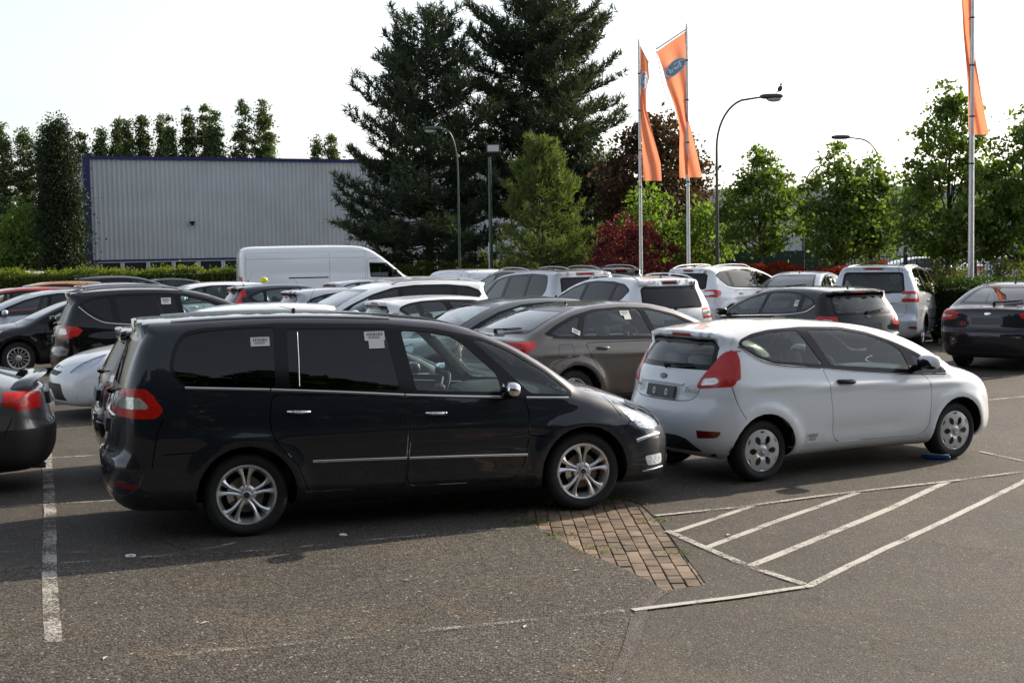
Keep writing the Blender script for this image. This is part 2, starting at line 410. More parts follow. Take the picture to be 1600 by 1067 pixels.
def cut(bm, lay, side, poly, rid, only=None, nmin=.12, lim=None, xr=None):
    a, b, n, sg = AX[side]
    if lim is not None and n == 1:
        fs = [f for f in bm.faces if f.calc_center_median()[1]*sg > lim-.2 and min(v.co[1]*sg for v in f.verts) < lim < max(v.co[1]*sg for v in f.verts)]
        if fs: bmesh.ops.bisect_plane(bm, geom=list({v for f in fs for v in f.verts})+list({e for f in fs for e in f.edges})+fs, dist=1e-5, plane_co=(0, sg*lim, 0), plane_no=(0, 1, 0))
    P = [(float(p[0]), float(p[1])) for p in poly]
    x0 = min(p[0] for p in P); x1 = max(p[0] for p in P); y0 = min(p[1] for p in P); y1 = max(p[1] for p in P)
    cand = []
    for f in bm.faces:
        c = f.calc_center_median()
        if c[n]*sg < (lim if lim is not None else 0) and n != 0: continue
        if n == 0 and (c[0]-1.3)*sg < 0: continue
        if f.normal[n]*sg < nmin: continue
        if xr is not None and not (xr[0] < c[0] < xr[1]): continue
        if x0-.2 < c[a] < x1+.2 and y0-.2 < c[b] < y1+.2: cand.append(f)
    k = len(P)
    for i in range(k):
        p, q = P[i], P[(i+1) % k]
        dx, dy = q[0]-p[0], q[1]-p[1]; l = math.hypot(dx, dy)
        if l < 1e-5: continue
        sx0, sx1, sy0, sy1 = min(p[0], q[0])-1e-4, max(p[0], q[0])+1e-4, min(p[1], q[1])-1e-4, max(p[1], q[1])+1e-4
        sel = []; rest = []
        for f in cand:
            us = [v.co[a] for v in f.verts]; ws = [v.co[b] for v in f.verts]
            if max(us) >= sx0 and min(us) <= sx1 and max(ws) >= sy0 and min(ws) <= sy1:
                ds = [(u-p[0])*dy-(w-p[1])*dx for u, w in zip(us, ws)]
                if max(ds) > 1e-7*l and min(ds) < -1e-7*l: sel.append(f); continue
            rest.append(f)
        if not sel: continue
        no = [0, 0, 0]; no[a] = dy/l; no[b] = -dx/l
        co = [0, 0, 0]; co[a] = p[0]; co[b] = p[1]
        geom = list({v for f in sel for v in f.verts})+list({e for f in sel for e in f.edges})+sel
        r = bmesh.ops.bisect_plane(bm, geom=geom, dist=1e-5, plane_co=co, plane_no=no)
        fs = [g for g in r['geom'] if isinstance(g, bmesh.types.BMFace)]
        cand = rest+fs
    seen = set(); out = []
    for f in cand:
        if not f.is_valid or f in seen: continue
        seen.add(f); c = f.calc_center_median()
        if x0 <= c[a] <= x1 and y0 <= c[b] <= y1 and pip(P, c[a], c[b]):
            if only is None or f[lay] in only: f[lay] = rid; out.append(f)
    return out
def extract(bm, S, lay, rid, name, mat, ret=.014, off=0.0, parent=None, matret=None):
    """one region of the shell as a mesh with smooth analytic normals and a folded-in edge"""
    fs = [f for f in bm.faces if f[lay] == rid]
    if not fs: return None
    idx = {}; V = []; FF = []
    for f in fs:
        t = []
        for v in f.verts:
            if v not in idx: idx[v] = len(V); V.append(v.co[:])
            t.append(idx[v])
        FF.append(tuple(t))
    V = np.array(V); N = S.N(V); V = V+N*off
    LN = [N[i] for f in FF for i in f]; nf = len(FF)
    if ret:
        ec = {}
        for f in FF:
            for i in range(len(f)):
                a, b = f[i], f[(i+1) % len(f)]
                key = (a, b) if a < b else (b, a)
                ec[key] = None if key in ec else (a, b)
        bd = [e for e in ec.values() if e]
        rim = {}
        V2 = list(V)
        for a, b in bd:
            for q in (a, b):
                if q not in rim: rim[q] = len(V2); V2.append(V[q]-N[q]*ret)
        V2 = np.array(V2)
        for a, b in bd:
            f = (b, a, rim[a], rim[b])
            e1 = V2[a]-V2[b]; e2 = V2[rim[b]]-V2[b]; nn = np.cross(e1, e2); nn /= np.linalg.norm(nn)+1e-12
            FF.append(f); LN += [nn]*4
        V = V2
    me = bpy.data.meshes.new(name); me.from_pydata(V.tolist(), [], FF)
    me.materials.append(MAT[mat])
    if matret: me.materials.append(MAT[matret]); me.polygons.foreach_set('material_index', [0]*nf+[1]*(len(FF)-nf))
    me.polygons.foreach_set('use_smooth', [True]*len(FF))
    me.normals_split_custom_set([tuple(n) for n in LN])
    return link(bpy.data.objects.new(name, me), parent)
def ribbon(S, pts, hgt, proud, side='R', fn=None):
    """moulding that follows the body: pts in the side's 2D plane"""
    P = catmull(pts, 4, False) if len(pts) > 2 else np.array([np.array(pts[0])+(np.array(pts[1])-np.array(pts[0]))*t for t in np.linspace(0, 1, 8)])
    T = np.gradient(P, axis=0); T /= np.linalg.norm(T, axis=1)[:, None]; Nn = np.stack([-T[:, 1], T[:, 0]], 1)
    f = {'R': lambda q: S.side(q, -1), 'L': lambda q: S.side(q, 1), 'B': lambda q: S.end(q, -1), 'F': lambda q: S.end(q, 1), 'T': lambda q: S.top(q)}[side]
    A = f(P+Nn*hgt/2); B = f(P-Nn*hgt/2); NA = S.N(A); NB = S.N(B)
    prof = [(A-NA*.004), (A+NA*proud*.7), ((A*.75+B*.25)+NA*proud), ((A*.25+B*.75)+NB*proud), (B+NB*proud*.7), (B-NB*.004)]
    vs = []; n = len(P)
    for i in range(n):
        for q in prof: vs.append(q[i])
    m_ = 6
    fs = [(i*m_+j, i*m_+(j+1) % m_, (i+1)*m_+(j+1) % m_, (i+1)*m_+j) for i in range(n-1) for j in range(m_)]+[tuple(range(m_)), tuple(range((n-1)*m_, n*m_))[::-1]]
    return vs, fs

# ------------------------------------------------------------------ wheels
def make_wheel(kind, R_, rim, width, lod):
    """wheel about local Y, outer face at y=0 towards -y; returns list of (name, mesh)"""
    M = Matrix.Rotation(R(90), 4, 'X')          # lathe z -> -y
    n = 48 if lod == 0 else 24
    r0 = rim/2
    t = MB(); w = width
    prof = [(r0-.012, -.012), (r0+.004, .0), (r0+.02, .008), (r0+(R_-r0)*.5, .014), (R_-.028, .006), (R_-.010, -.012), (R_, -.04), (R_, -w+.04), (R_-.012, -w+.01), (R_-.04, -w), (r0, -w+.01), (r0-.012, -w+.02)]
    if lod == 0:   # shallow tread grooves
        a = prof[:6]; b = prof[6:]
        g = []
        for q in (.25, .42, .58, .75):
            zz = -.04-(w-.08)*q
            g += [(R_, zz+.006), (R_-.008, zz+.004), (R_-.008, zz-.004), (R_, zz-.006)]
        prof = a+[b[0]]+g+b[1:]
    t.lathe(prof, n, M)
    out = [('tyre', t.mesh('tyre', ['tyre_rubber'], angle=40))]
    b = MB()
    b.lathe([(r0, -.004), (r0-.010, .004), (r0-.022, .000), (r0-.030, -.02), (r0-.045, -.05), (r0-.05, -w+.03), (r0-.01, -w+.01)], n, M)
    if kind == 'alloy10':
        for s_ in range(5):
            A = s_*72+90
            for sg in (-1, 1):
                def pt(rad, da): q = R(A+sg*da); return (rad*math.cos(q), rad*math.sin(q))
                a0 = pt(.030, 20); a1 = pt(.075, 11); 
                hub = .045
                # bar: inner edge near the pair's centreline, outer edge flares at the rim
                inn = [pt(hub, 6), pt(.10, 2.2), pt(.155, 5.4), pt(r0-.018, 6.8)]
                outr = [pt(hub, 34), pt(.085, 19), pt(.135, 14.5), pt(.165, 15.5), pt(r0-.05, 18), pt(r0-.022, 24)]
                poly = inn+outr[::-1]
                if sg < 0: poly = poly[::-1]
                k = len(poly)
                cx = sum(p[0] for p in poly)/k; cy = sum(p[1] for p in poly)/k
                def zz(p): rr = math.hypot(*p); return -.020+.014*min(1, rr/r0)-.012*max(0, 1-abs(rr-.06)/.1)*0
                top = [Vector((p[0], p[1], zz(p)-.006)) for p in poly]
                # ridge line raised
                mids = [(0.5*(inn[0][0]+outr[0][0]), .5*(inn[0][1]+outr[0][1])), (.5*(inn[1][0]+outr[1][0]), .5*(inn[1][1]+outr[1][1])), (.5*(inn[2][0]+outr[2][0]), .5*(inn[2][1]+outr[2][1])), (.5*(inn[3][0]+outr[5][0]), .5*(inn[3][1]+outr[5][1]))]
                rd = [Vector((p[0], p[1], zz(p)+.004)) for p in mids]
                bot = [Vector((v.x, v.y, v.z-.028)) for v in top]
                I = [Vector((p[0], p[1], zz(p)-.004)) for p in inn]; O_ = [Vector((p[0], p[1], zz(p)-.006)) for p in outr]
                vs = I+rd+O_; vs2 = [Vector((v.x*.985, v.y*.985, v.z-.03)) for v in I+O_]
                fs = [(0, 1, 5, 4), (1, 2, 6, 5), (2, 3, 7, 6), (4, 5, 9, 8), (5, 6, 10, 9), (6, 11, 10), (6, 7, 12, 11), (7, 13, 12)]
                o = len(vs)
                for j in range(3): fs.append((j, o+j, o+j+1, j+1))
                for j in range(5): fs.append((8+j, 8+j+1, o+4+j+1, o+4+j))
                allv = [M @ v for v in vs+vs2]
                b.add(allv, fs)
        b.lathe([(.0, .0), (.028, .0), (.033, -.004), (.034, -.018), (.062, -.016), (.078, -.024), (.078, -.06)], n, M)
    elif kind == 'cover6':
        b.m = 0
        # dished cover with six teardrop holes and six rim notches, made on a polar grid
        nr, na = 26, 144
        vs = []; idx = {}
        def z_of(rr): return .002+.018*(1-(rr/r0)**2)-.012*math.exp(-((rr-.055)/.02)**2)
        for i in range(nr+1):
            rr = .012+(r0-.004-.012)*i/nr
            for j in range(na):
                q = 2*math.pi*j/na; vs.append(M @ Vector((rr*math.cos(q), rr*math.sin(q), z_of(rr))))
        def hole(rr, qd):
            a = (qd+30) % 60-30
            u = (rr-.062)/(.156-.062)
            if 0 < u < 1:
                hw = math.degrees((.029*math.sin(math.pi*u**1.35)**.7)/rr)
                if abs(a) < hw: return True
            a2 = (qd+60) % 60-30
            return r0-.034 < rr < r0-.012 and abs(a2) < 8
        fs = []
        for i in range(nr):
            rr = .012+(r0-.016)*(i+.5)/nr
            for j in range(na):
                if hole(rr, (j+.5)*360/na): continue
                fs.append((i*na+j, i*na+(j+1) % na, (i+1)*na+(j+1) % na, (i+1)*na+j))
        b.add(vs, fs)
        b.lathe([(.0, .030), (.026, .029), (.031, .024), (.034, .012), (.05, .006)], n, M)
        b.lathe([(.018, .0305), (.021, .0325), (.024, .0305)], n, M)
    else:
        ns = {'alloy_multi': 14, 'alloy5': 5, 'alloy7': 7}.get(kind, 7)
        for s_ in range(ns):
            A = s_*360/ns+90; hw = {14: 3.2, 5: 13, 7: 7}[ns]
            def pt(rad, da): q = R(A+da); return Vector((rad*math.cos(q), rad*math.sin(q), 0))
            z0, z1 = -.022, -.008
            rows = []
            for rad, f in ((.045, 2.2), (.1, 1.1), (r0-.02, 1.0)):
                zc_ = z0+(z1-z0)*rad/r0
                rows.append([pt(rad, -hw*f)+Vector((0, 0, zc_-.02)), pt(rad, -hw*f*.8)+Vector((0, 0, zc_)), pt(rad, hw*f*.8)+Vector((0, 0, zc_)), pt(rad, hw*f)+Vector((0, 0, zc_-.02))])
            vs = [M @ v for r_ in rows for v in r_]
            b.add(vs, [(i*4+j, i*4+j+1, (i+1)*4+j+1, (i+1)*4+j) for i in range(2) for j in range(3)])
        b.lathe([(.0, -.006), (.03, -.008), (.055, -.018), (.06, -.05)], n, M)
    out.append(('rim', b.mesh('rim', ['hubcap_silver' if kind == 'cover6' else 'alloy'], angle=28)))
    dk = MB(); dk.lathe([(0, -.06), (.06, -.055), (.145, -.058), (.148, -.075), (.05, -.078)], 32 if lod == 0 else 12, M)
    out.append(('brake_disc', dk.mesh('brake_disc', ['brake_steel'])))
    bk = MB(); bk.lathe([(0, -.105), (r0-.02, -.105)], 24, M)
    out.append(('wheel_back', bk.mesh('wheel_back', ['gap_black'])))
    if kind == 'alloy10' and lod == 0:
        nn = MB()
        for s_ in range(5):
            q = R(s_*72+90+36); T = Matrix.Translation((.043*math.cos(q), .043*math.sin(q), 0))
            nn.lathe([(.0, .0), (.006, 0), (.0075, -.004), (.008, -.02), (.012, -.021), (.012, -.03)], 10, M @ T)
        out.append(('wheel_nut', nn.mesh('wheel_nut', ['satin_metal'])))
        cp = MB(); cp.lathe([(0, .004), (.02, .003), (.027, -.001), (.028, -.01)], 24, M)
        out.append(('centre_cap', cp.mesh('centre_cap', ['badge_blue'])))
        cl = MB(); 
        for q0 in range(0, 1):
            poly = []
            for j in range(9): q = R(140+j*8); poly.append((.15*math.cos(q), .15*math.sin(q)))
            for j in range(8, -1, -1): q = R(140+j*8); poly.append((.10*math.cos(q), .10*math.sin(q)))
            cl.prism(poly, -.065, -.04, M)
        out.append(('brake_caliper', cl.mesh('brake_caliper', ['satin_metal'])))
    return out
def strip_poly(pts, w, sm=False):
    P = catmull(pts, 3, False) if sm and len(pts) > 2 else np.asarray(pts, float)
    T = np.gradient(P, axis=0); T /= np.linalg.norm(T, axis=1)[:, None]+1e-9; Nn = np.stack([-T[:, 1], T[:, 0]], 1)
    return list(map(tuple, P+Nn*w/2))+list(map(tuple, (P-Nn*w/2)[::-1]))
def mir(P): return [(-y, z) for y, z in P][::-1]
def make_seat(parent, x, y, w, mat, bench=False, zb=.42, top=1.02, heads=1):
    s = MB()
    s.rbox((x+.05, y, zb), (.27, w/2, .11), .5, (12, 8))
    M = Matrix.Rotation(R(-14), 3, 'Y')
    s.rbox((x-.25, y, (zb+top)/2+.05), (.085, w/2, (top-zb)/2+.02), .5, (12, 8), M)
    seat = s.build('seat', mat, parent)
    for k in range(heads):
        yy = y if heads == 1 else y+(k-(heads-1)/2)*w/heads
        h = MB(); h.rbox((x-.40, yy, top+.17), (.055, .135, .085), .6, (12, 8), M)
        for q in (-.05, .05): h.tube([(x-.385, yy+q, top-.02), (x-.40, yy+q, top+.14)], .008, 5)
        h.build('headrest', mat, seat)
    return seat
def make_car(sp, lod=1):
    """one car as a thing with parts, origin on the ground under the rear axle, nose to +X"""
    S = Shell(sp); d = sp; W = d['W']; wb = d['wb']; Rw = d['R']; ar = d['ar']
    res = {0: .042, 1: .062, 2: .11}[lod]
    bm = body_bmesh(S, res); lay = bm.faces.layers.int.new('rid')
    root = empty(d['name'])
    rid = [10]; jobs = []            # jobs: (rid, name, mat, ret, off, parent_key)
    def nid(): rid[0] += 1; return rid[0]
    GAP = -1; g = .0075 if lod < 2 else .012
    half = Rw-.02
    # ---- wheel arches
    for side in 'RL':
        for ax in (0., wb):
            P = [(ax+ar*math.cos(q), Rw+.005+ar*math.sin(q)) for q in np.linspace(R(-48), R(228), 22 if lod < 2 else 12)]
            P = [(P[0][0]-.0, .0)]+P+[(P[-1][0], .0)]
            cut(bm, lay, side, P, GAP, nmin=-.4)
    # ---- gaps first, so that panels later override
    for side in 'RL':
        for pts in d.get('side_gaps', []): cut(bm, lay, side, strip_poly(pts, g, True), GAP, only=(0,))
        if 'lower' in d:
            r_ = nid(); cut(bm, lay, side, d['lower'], r_, only=(0,), nmin=-.2); jobs.append((r_, 'lower_trim', 'black_plastic', .012, .004, None))
    for key, side in (('rear_gaps', 'B'), ('front_gaps', 'F'), ('top_gaps', 'T')):
        for pts in d.get(key, []): cut(bm, lay, side, strip_poly(pts, g, True), GAP, only=(0,), nmin=-.4)
    # ---- doors
    for side in 'RL':
        for k, P in enumerate(d['doors']):
            P = roundpoly(P, .07, 3)
            r_ = nid()
            cut(bm, lay, side, P, GAP, only=(0,)); cut(bm, lay, side, inset(P, g), r_, only=(GAP, 0))
            jobs.append((r_, 'door', 'PAINT', .014, 0., ('door', side, k)))
        if 'fuel' in d and side == d.get('fuel_side', 'R'):
            P = roundpoly(d['fuel'], .04, 3); r_ = nid()
            cut(bm, lay, side, P, GAP, only=(0,)); cut(bm, lay, side, inset(P, g*.6), r_, only=(GAP,)); jobs.append((r_, 'fuel_flap', 'PAINT', .01, 0., None))
        # ---- daylight opening
        r_ = nid(); cut(bm, lay, side, roundpoly(d['dlo'], .04, 2), r_, nmin=.0); jobs.append((r_, 'window_surround', 'black_trim', .012, -.001, None))
        for k, (P, mat) in enumerate(d['windows']):
            gr = nid(); cut(bm, lay, side, roundpoly(P, .035, 2), gr, nmin=.0)
            jobs.append((gr, 'side_window', mat, .0, -.006, ('win', side, k)))
    # ---- tail
    if 'rear_window' in d:
        P = d['rear_window']; P = P+mir(P); r_ = nid(); cut(bm, lay, 'B', roundpoly(P, .07, 3), r_, nmin=-.5)
        jobs.append((r_, 'rear_window_frame', 'black_trim', .012, -.001, None))
        gr = nid(); cut(bm, lay, 'B', inset(roundpoly(P, .09, 3), d.get('rwf', .045)), gr, nmin=-.5); jobs.append((gr, 'rear_window', d.get('rear_glass', 'glass_dark'), 0., -.004, ('rwin',)))
    if 'third_light' in d:
        z0, z1, hw = d['third_light']; r_ = nid(); cut(bm, lay, 'B', [(-hw, z0), (hw, z0), (hw, z1), (-hw, z1)], r_, nmin=.15); jobs.append((r_, 'brake_light', 'lamp_red', .01, .003, None))
    for nm, key, mat in (('bumper_insert', 'rear_lower', 'black_plastic'), ('grille', 'grille', 'black_plastic'), ('lower_grille', 'grille2', 'black_plastic')):
        for P in d.get(key, []):
            P = P+mir(P); r_ = nid(); cut(bm, lay, 'B' if key == 'rear_lower' else 'F', roundpoly(P, .03, 2), r_, nmin=-.3 if key == 'rear_lower' else .05); jobs.append((r_, nm, mat, .02, -.008 if key != 'rear_lower' else .003, None))
    # ---- windshield
    P = d['windshield']; P = P+mir(P); r_ = nid(); cut(bm, lay, 'F', roundpoly(P, .07, 3), r_, nmin=.05); jobs.append((r_, 'windshield_frame', 'black_trim', .012, -.001, None))
    gr = nid(); cut(bm, lay, 'F', inset(roundpoly(P, .09, 3), .035), gr, nmin=.05); jobs.append((gr, 'windshield', d.get('ws_glass', 'glass_clear'), 0., -.003, None))
    if 'bonnet' in d:
        P = d['bonnet']; P = P+[(x_, -y_) for x_, y_ in P][::-1]; r_ = nid(); cut(bm, lay, 'T', roundpoly(P, .1, 3), GAP, only=(0,)); cut(bm, lay, 'T', inset(roundpoly(P, .1, 3), g), r_, only=(GAP,)); jobs.append((r_, 'bonnet', 'PAINT', .012, 0., None))
    # ---- lamps (both in side and end projection, so they wrap the corner)
    for s_, side in (('R', -1), ('L', 1)):
        for nm, mat, views in d['lamps']:
            r_ = nid(); ok = []
            for view, P in views:
                if view == 'S': ok += cut(bm, lay, s_, roundpoly(P, .02, 2), r_, nmin=-.05, lim=d.get('lamp_y', {}).get(nm, W*.64))
                else:
                    Q = [(p[0]*side, p[1]) for p in P]
                    ok += cut(bm, lay, view, roundpoly(Q, .02, 2), r_, nmin=.3, xr=(S.x0-1, S.x0+.5) if view == 'B' else (S.x1-.6, S.x1+1))
            jobs.append((r_, nm, mat, .02, .003 if mat.startswith('lamp_red') or mat == 'lens' else .005, ('lamp', nm, s_)))
    # ---- build the meshes
    made = {}
    body = extract(bm, S, lay, 0, 'body', d['paint'], .014, parent=root)
    for r_, nm, mat, ret, off, key in jobs:
        if mat == 'PAINT': mat = d['paint']
        par = root
        if key and key[0] == 'lamp' and nm not in ('tail_light', 'headlight', 'fog_light', 'reflector'):
            par = made.get(('lamp', d['lamp_parent'][nm], key[2]), root) or root
        o = extract(bm, S, lay, r_, nm, mat, ret, off, par)
        if o is not None and key: made[key] = o
    bm.free()
    # headlight reflector bowls behind the clear lens
    for s_ in 'RL':
        o = made.get(('lamp', 'headlight', s_))
        if o is not None:
            r2 = bpy.data.meshes.new('reflector_bowl'); src = o.data
            vs = np.empty(len(src.vertices)*3, np.float32); src.vertices.foreach_get('co', vs); vs = vs.reshape(-1, 3)
            N = S.N(vs); vs = vs-N*.022; r2.from_pydata(vs.tolist(), [], [tuple(p.vertices) for p in src.polygons]); r2.materials.append(MAT['lamp_inner'])
            link(bpy.data.objects.new('reflector_bowl', r2), o)
            if 'lamp_bulb' in d:
                for (x, z, r_) in d['lamp_bulb']:
                    p = S.side([(x, z)], -1 if s_ == 'R' else 1)[0]; n_ = S.N([p])[0]
                    b = MB(); b.rbox(tuple(p-n_*.035), (r_, r_, r_), 1., (10, 8)); b.build('bulb_lens', 'lens', o)
    # ---- handles, mouldings
    for sgn, s_ in ((-1, 'R'), (1, 'L')):
        for k, (x0, x1, z0, z1, hm) in enumerate(d['handles']):
            dr = made.get(('door', s_, min(k, len(d['doors'])-1)), root)
            p = S.side([(x0+(x1-x0)*t, z0+(z1-z0)*t) for t in np.linspace(0, 1, 7)], sgn)
            b = MB(); off_ = [.004, .026, .032, .034, .032, .026, .004]
            b.tube([q+np.array((0, sgn*o_, 0)) for q, o_ in zip(p, off_)], [r_*d.get('handle_scale', 1.5) for r_ in (.010, .013, .014, .014, .014, .013, .010)], 8)
            b.v = [(v[0], v[1], v[2]) for v in b.v]
            b.build('handle', hm, dr)
        for (nm, pts, hgt, pr, mm) in d.get('mouldings', []):
            vs, fs = ribbon(S, pts, hgt, pr, s_); MB().add(vs, fs).build(nm, mm, root, angle=50)
        # wing mirror
        mx, mz = d['mirror']; p = S.side([(mx, mz)], sgn)[0]
        b = MB(); b.tube([p+np.array((0, -sgn*.03, -.01)), p+np.array((-.01, sgn*.09, .0))], [.035, .03], 8)
        ms = d.get('mirror_scale', 1.0)
        b.rbox(tuple(p+np.array((-.01, sgn*.16*ms, .045*ms))), (.055*ms, .105*ms, .062*ms), .7, (14, 10))
        mo = b.build('wing_mirror', 'black_trim', root)
        c_ = MB(); c_.rbox(tuple(p+np.array((.002, sgn*.163*ms, .052*ms))), (.066*ms, .112*ms, .064*ms), .75, (16, 10))
        c_.v = [v if v[0] > p[0]-.068 else (p[0]-.068, v[1], v[2]) for v in c_.v]
        c_.v = [(v[0], v[1], max(v[2], p[2]+.0)) for v in c_.v]
        c_.build('mirror_cap', d.get('mirror_mat', d['paint']), mo)
        if 'rails' in d:
            rx0, rx1, ry, rh, rm = d['rails']
            q = S.top([(rx0+(rx1-rx0)*t, sgn*ry) for t in np.linspace(0, 1, 11)])
            lift = [0, .8, 1, 1, 1, 1, 1, 1, 1, .8, 0]
            b = MB(); b.tube([v+np.array((0, 0, rh*l)) for v, l in zip(q, lift)], [.013]*11, 8)
            b.build('roof_rail', rm, root)
    if d.get('antenna', True):
        ax = d.get('ant_x', .2); p = S.top([(ax, 0)])[0]
        b = MB()
        if d.get('fin'): b.prism([(-.09, -.01), (.06, -.01), (.03, .012), (-.05, .045), (-.085, .04)], -.018, .018, Matrix.Translation(p) @ Matrix.Rotation(R(90), 4, 'X'))
        else: b.tube([p, p+np.array((0, 0, .03))], [.022, .012], 8); b.tube([p+np.array((-.01, 0, .02)), p+np.array((-.12, 0, d.get('ant_h', .22)))], [.003, .0015], 5)
        b.build('aerial', 'black_trim', root)
    # ---- rear wiper, plate, badge
    if 'wiper' in d:
        (y0, z0), (y1, z1) = d['wiper']
        P = S.end([(y0+(y1-y0)*t, z0+(z1-z0)*t) for t in np.linspace(0, 1, 7)], -1); N = S.N(P)
        b = MB(); b.tube(P+N*.035, [.016, .012, .010, .009, .008, .008, .006], 6); b.tube([P[0]-N[0]*.01, P[0]+N[0]*.04], [.028, .022], 10)
        Q = P+N*.018; b.tube(Q[2:], .006, 4)
        b.build('rear_wiper', 'black_trim', root)
    if 'plate' in d:
        pz, py, hw, hh, dots = d['plate']
        P = S.end([(py, pz+hh), (py, pz-hh)], -1); x = P[:, 0].min()-.012
        tilt = math.atan2(P[0][0]-P[1][0], 2*hh)
        M = Matrix.Translation((x+.004, py, pz)) @ Matrix.Rotation(tilt, 4, 'Y')
        b = MB(); b.add([M @ Vector(v) for v in [(-.006, -hw, -hh), (-.006, hw, -hh), (-.006, hw, hh), (-.006, -hw, hh), (.02, -hw, -hh), (.02, hw, -hh), (.02, hw, hh), (.02, -hw, hh)]], [(0, 3, 2, 1), (0, 1, 5, 4), (1, 2, 6, 5), (2, 3, 7, 6), (3, 0, 4, 7), (4, 5, 6, 7)])
        pl = b.build('number_plate', 'plate_grey', root, smooth=False)
        if dots:
            for q in (-.45, .45):
                t = MB()
                T = M @ Matrix.Translation((-.007, hw*q, -.005)) @ Matrix.Rotation(R(-90), 4, 'Y')
                ring = []
                for a, rr in ((0, 1.0), (1, .45)):
                    ring.append([(rr*(.034 if a == 0 else .034)*math.cos(u), rr*.024*math.sin(u)) for u in np.linspace(0, 2*math.pi, 17)[:-1]])
                vs = [T @ Vector((p[0], p[1], .002)) for r_ in ring for p in r_]
                t.add(vs, [(i, (i+1) % 16, 16+(i+1) % 16, 16+i) for i in range(16)])
                t.build('plate_fixing', 'paper', pl)
    if 'badge' in d:
        for (yy, zz, sg, mm) in d['badge']:
            P = S.end([(yy, zz)], sg)[0]; n_ = Vector(S.N([P])[0])
            M = Matrix.Translation(Vector(P)+n_*.004) @ n_.to_track_quat('Z', 'Y').to_matrix().to_4x4()
            b = MB(); b.lathe([(0, .010), (.03, .009), (.055, .006), (.06, 0)], 24, M @ Matrix.Diagonal((1.0, .45, 1, 1)) if abs((M.to_3x3() @ Vector((1, 0, 0))).y) > .5 else M @ Matrix.Diagonal((.45, 1.0, 1, 1)))
            b.build('badge', mm, root)
    if 'chrome_rear' in d:
        for pts, hgt in d['chrome_rear']:
            vs, fs = ribbon(S, pts, hgt, .012, 'B'); MB().add(vs, fs).build('tailgate_trim', d.get('chrome_rear_mat', 'chrome'), root, angle=50)
    if 'front_bars' in d:
        for pts, hgt, mm in d['front_bars']:
            vs, fs = ribbon(S, pts, hgt, .012, 'F'); MB().add(vs, fs).build('grille_bar', mm, root, angle=50)
    # ---- wheels
    WH = make_wheel(d['wheel'], Rw, d['rim'], d['tw'], lod)
    half = S.side([(wb*.5, Rw)], 1)[0][1]
    wy = d.get('wy', min(S.side([(-.0, Rw+ar+.02)], 1)[0][1], half)-.03)
    for ax in (0., wb):
        for sgn in (-1, 1):
            w = empty('wheel'); w.parent = root; w.location = (ax, sgn*wy, Rw)
            if sgn > 0: w.rotation_euler = (0, 0, math.pi)
            for nm, me in WH: link(bpy.data.objects.new(nm, me), w)
    # wheel wells and floor pan close the inside
    b = MB()
    for ax in (0., wb):
        for sgn in (-1, 1):
            n = 14; vs = []
            for y in (wy+.012, wy-.36):
                for j in range(n+1):
                    q = math.pi*j/n; vs.append((ax+(ar+.012)*math.cos(q), sgn*y, Rw+.005+(ar+.012)*math.sin(q)))
            b.add(vs, [(j, j+1, n+1+j+1, n+1+j) for j in range(n)])
            b.add([(ax+(ar+.012)*math.cos(q), sgn*(wy-.36), Rw+.005+(ar+.012)*math.sin(q)) for q in np.linspace(0, math.pi, n+1)]+[(ax, sgn*(wy-.36), Rw-.15)], [tuple(range(n+1))+(n+1,)])
    fz = d.get('fz', .24)
    fy = W-.10; iy = wy-.34
    b.box(ar+.02, wb-ar-.02, -fy, fy, fz, fz+.05); b.box(-ar-.02, ar+.02, -iy, iy, fz, fz+.06); b.box(wb-ar-.02, wb+ar+.02, -iy, iy, fz, fz+.06)
    b.box(S.x0+.22, -ar-.02, -fy+.12, fy-.12, fz+.02, fz+.07); b.box(wb+ar+.02, S.x1-.3, -fy+.15, fy-.15, fz, fz+.05)
    b.build('underbody', 'gap_black', root, smooth=False)
    # ---- cabin
    if d.get('cabin', True):
        wsx = d['ws_x']; bz = d['b0']+d['b1']*wsx
        b = MB(); b.rbox((wsx-.10, 0, bz-.12), (.42, W-.16, .13), .5, (16, 8)); b.box(wsx-.15, wsx+.35, -W+.2, W-.2, .3, bz-.1)
        b.build('dashboard', d.get('dash_mat', 'black_plastic'), root)
        sx = d.get('seat_x', wsx-1.25); st = d.get('seat_top', 1.02); dy = d.get('drive_side', 1)
        for sgn in (-1, 1): make_seat(root, sx, sgn*.36, .50, d.get('seat_mat', 'seat_fabric'), top=st)
        make_seat(root, sx-.86, 0, 1.25, d.get('seat_mat', 'seat_fabric'), top=st-.02, heads=3 if lod < 2 else 2)
        M = Matrix.Translation((wsx-.62, dy*.36, bz-.06)) @ Matrix.Rotation(R(-65), 4, 'Y')
        b = MB(); nt = 24; ntt = 6; vs = []
        for i in range(nt):
            for j in range(ntt):
                a = 2*math.pi*i/nt; q = 2*math.pi*j/ntt; vs.append(M @ Vector(((.18+.014*math.cos(q))*math.cos(a), (.18+.014*math.cos(q))*math.sin(a), .014*math.sin(q))))
        b.add(vs, [(i*ntt+j, i*ntt+(j+1) % ntt, ((i+1) % nt)*ntt+(j+1) % ntt, ((i+1) % nt)*ntt+j) for i in range(nt) for j in range(ntt)])
        b.rbox(tuple(M.translation), (.05, .07, .06), .7, (10, 6))
        for a in (0, 130, 230): b.tube([M @ Vector((0, 0, 0)), M @ Vector((.17*math.cos(R(a-90)), .17*math.sin(R(a-90)), 0))], .014, 5)
        b.build('steering_wheel', 'black_plastic', root)
    if 'extra' in d: d['extra'](root, S, made, d)
    root['_ready'] = 1; del root['_ready']
    return root, S, made
def kids(o): return [c for c in bpy.data.objects if c.parent == o]
_KID = {}
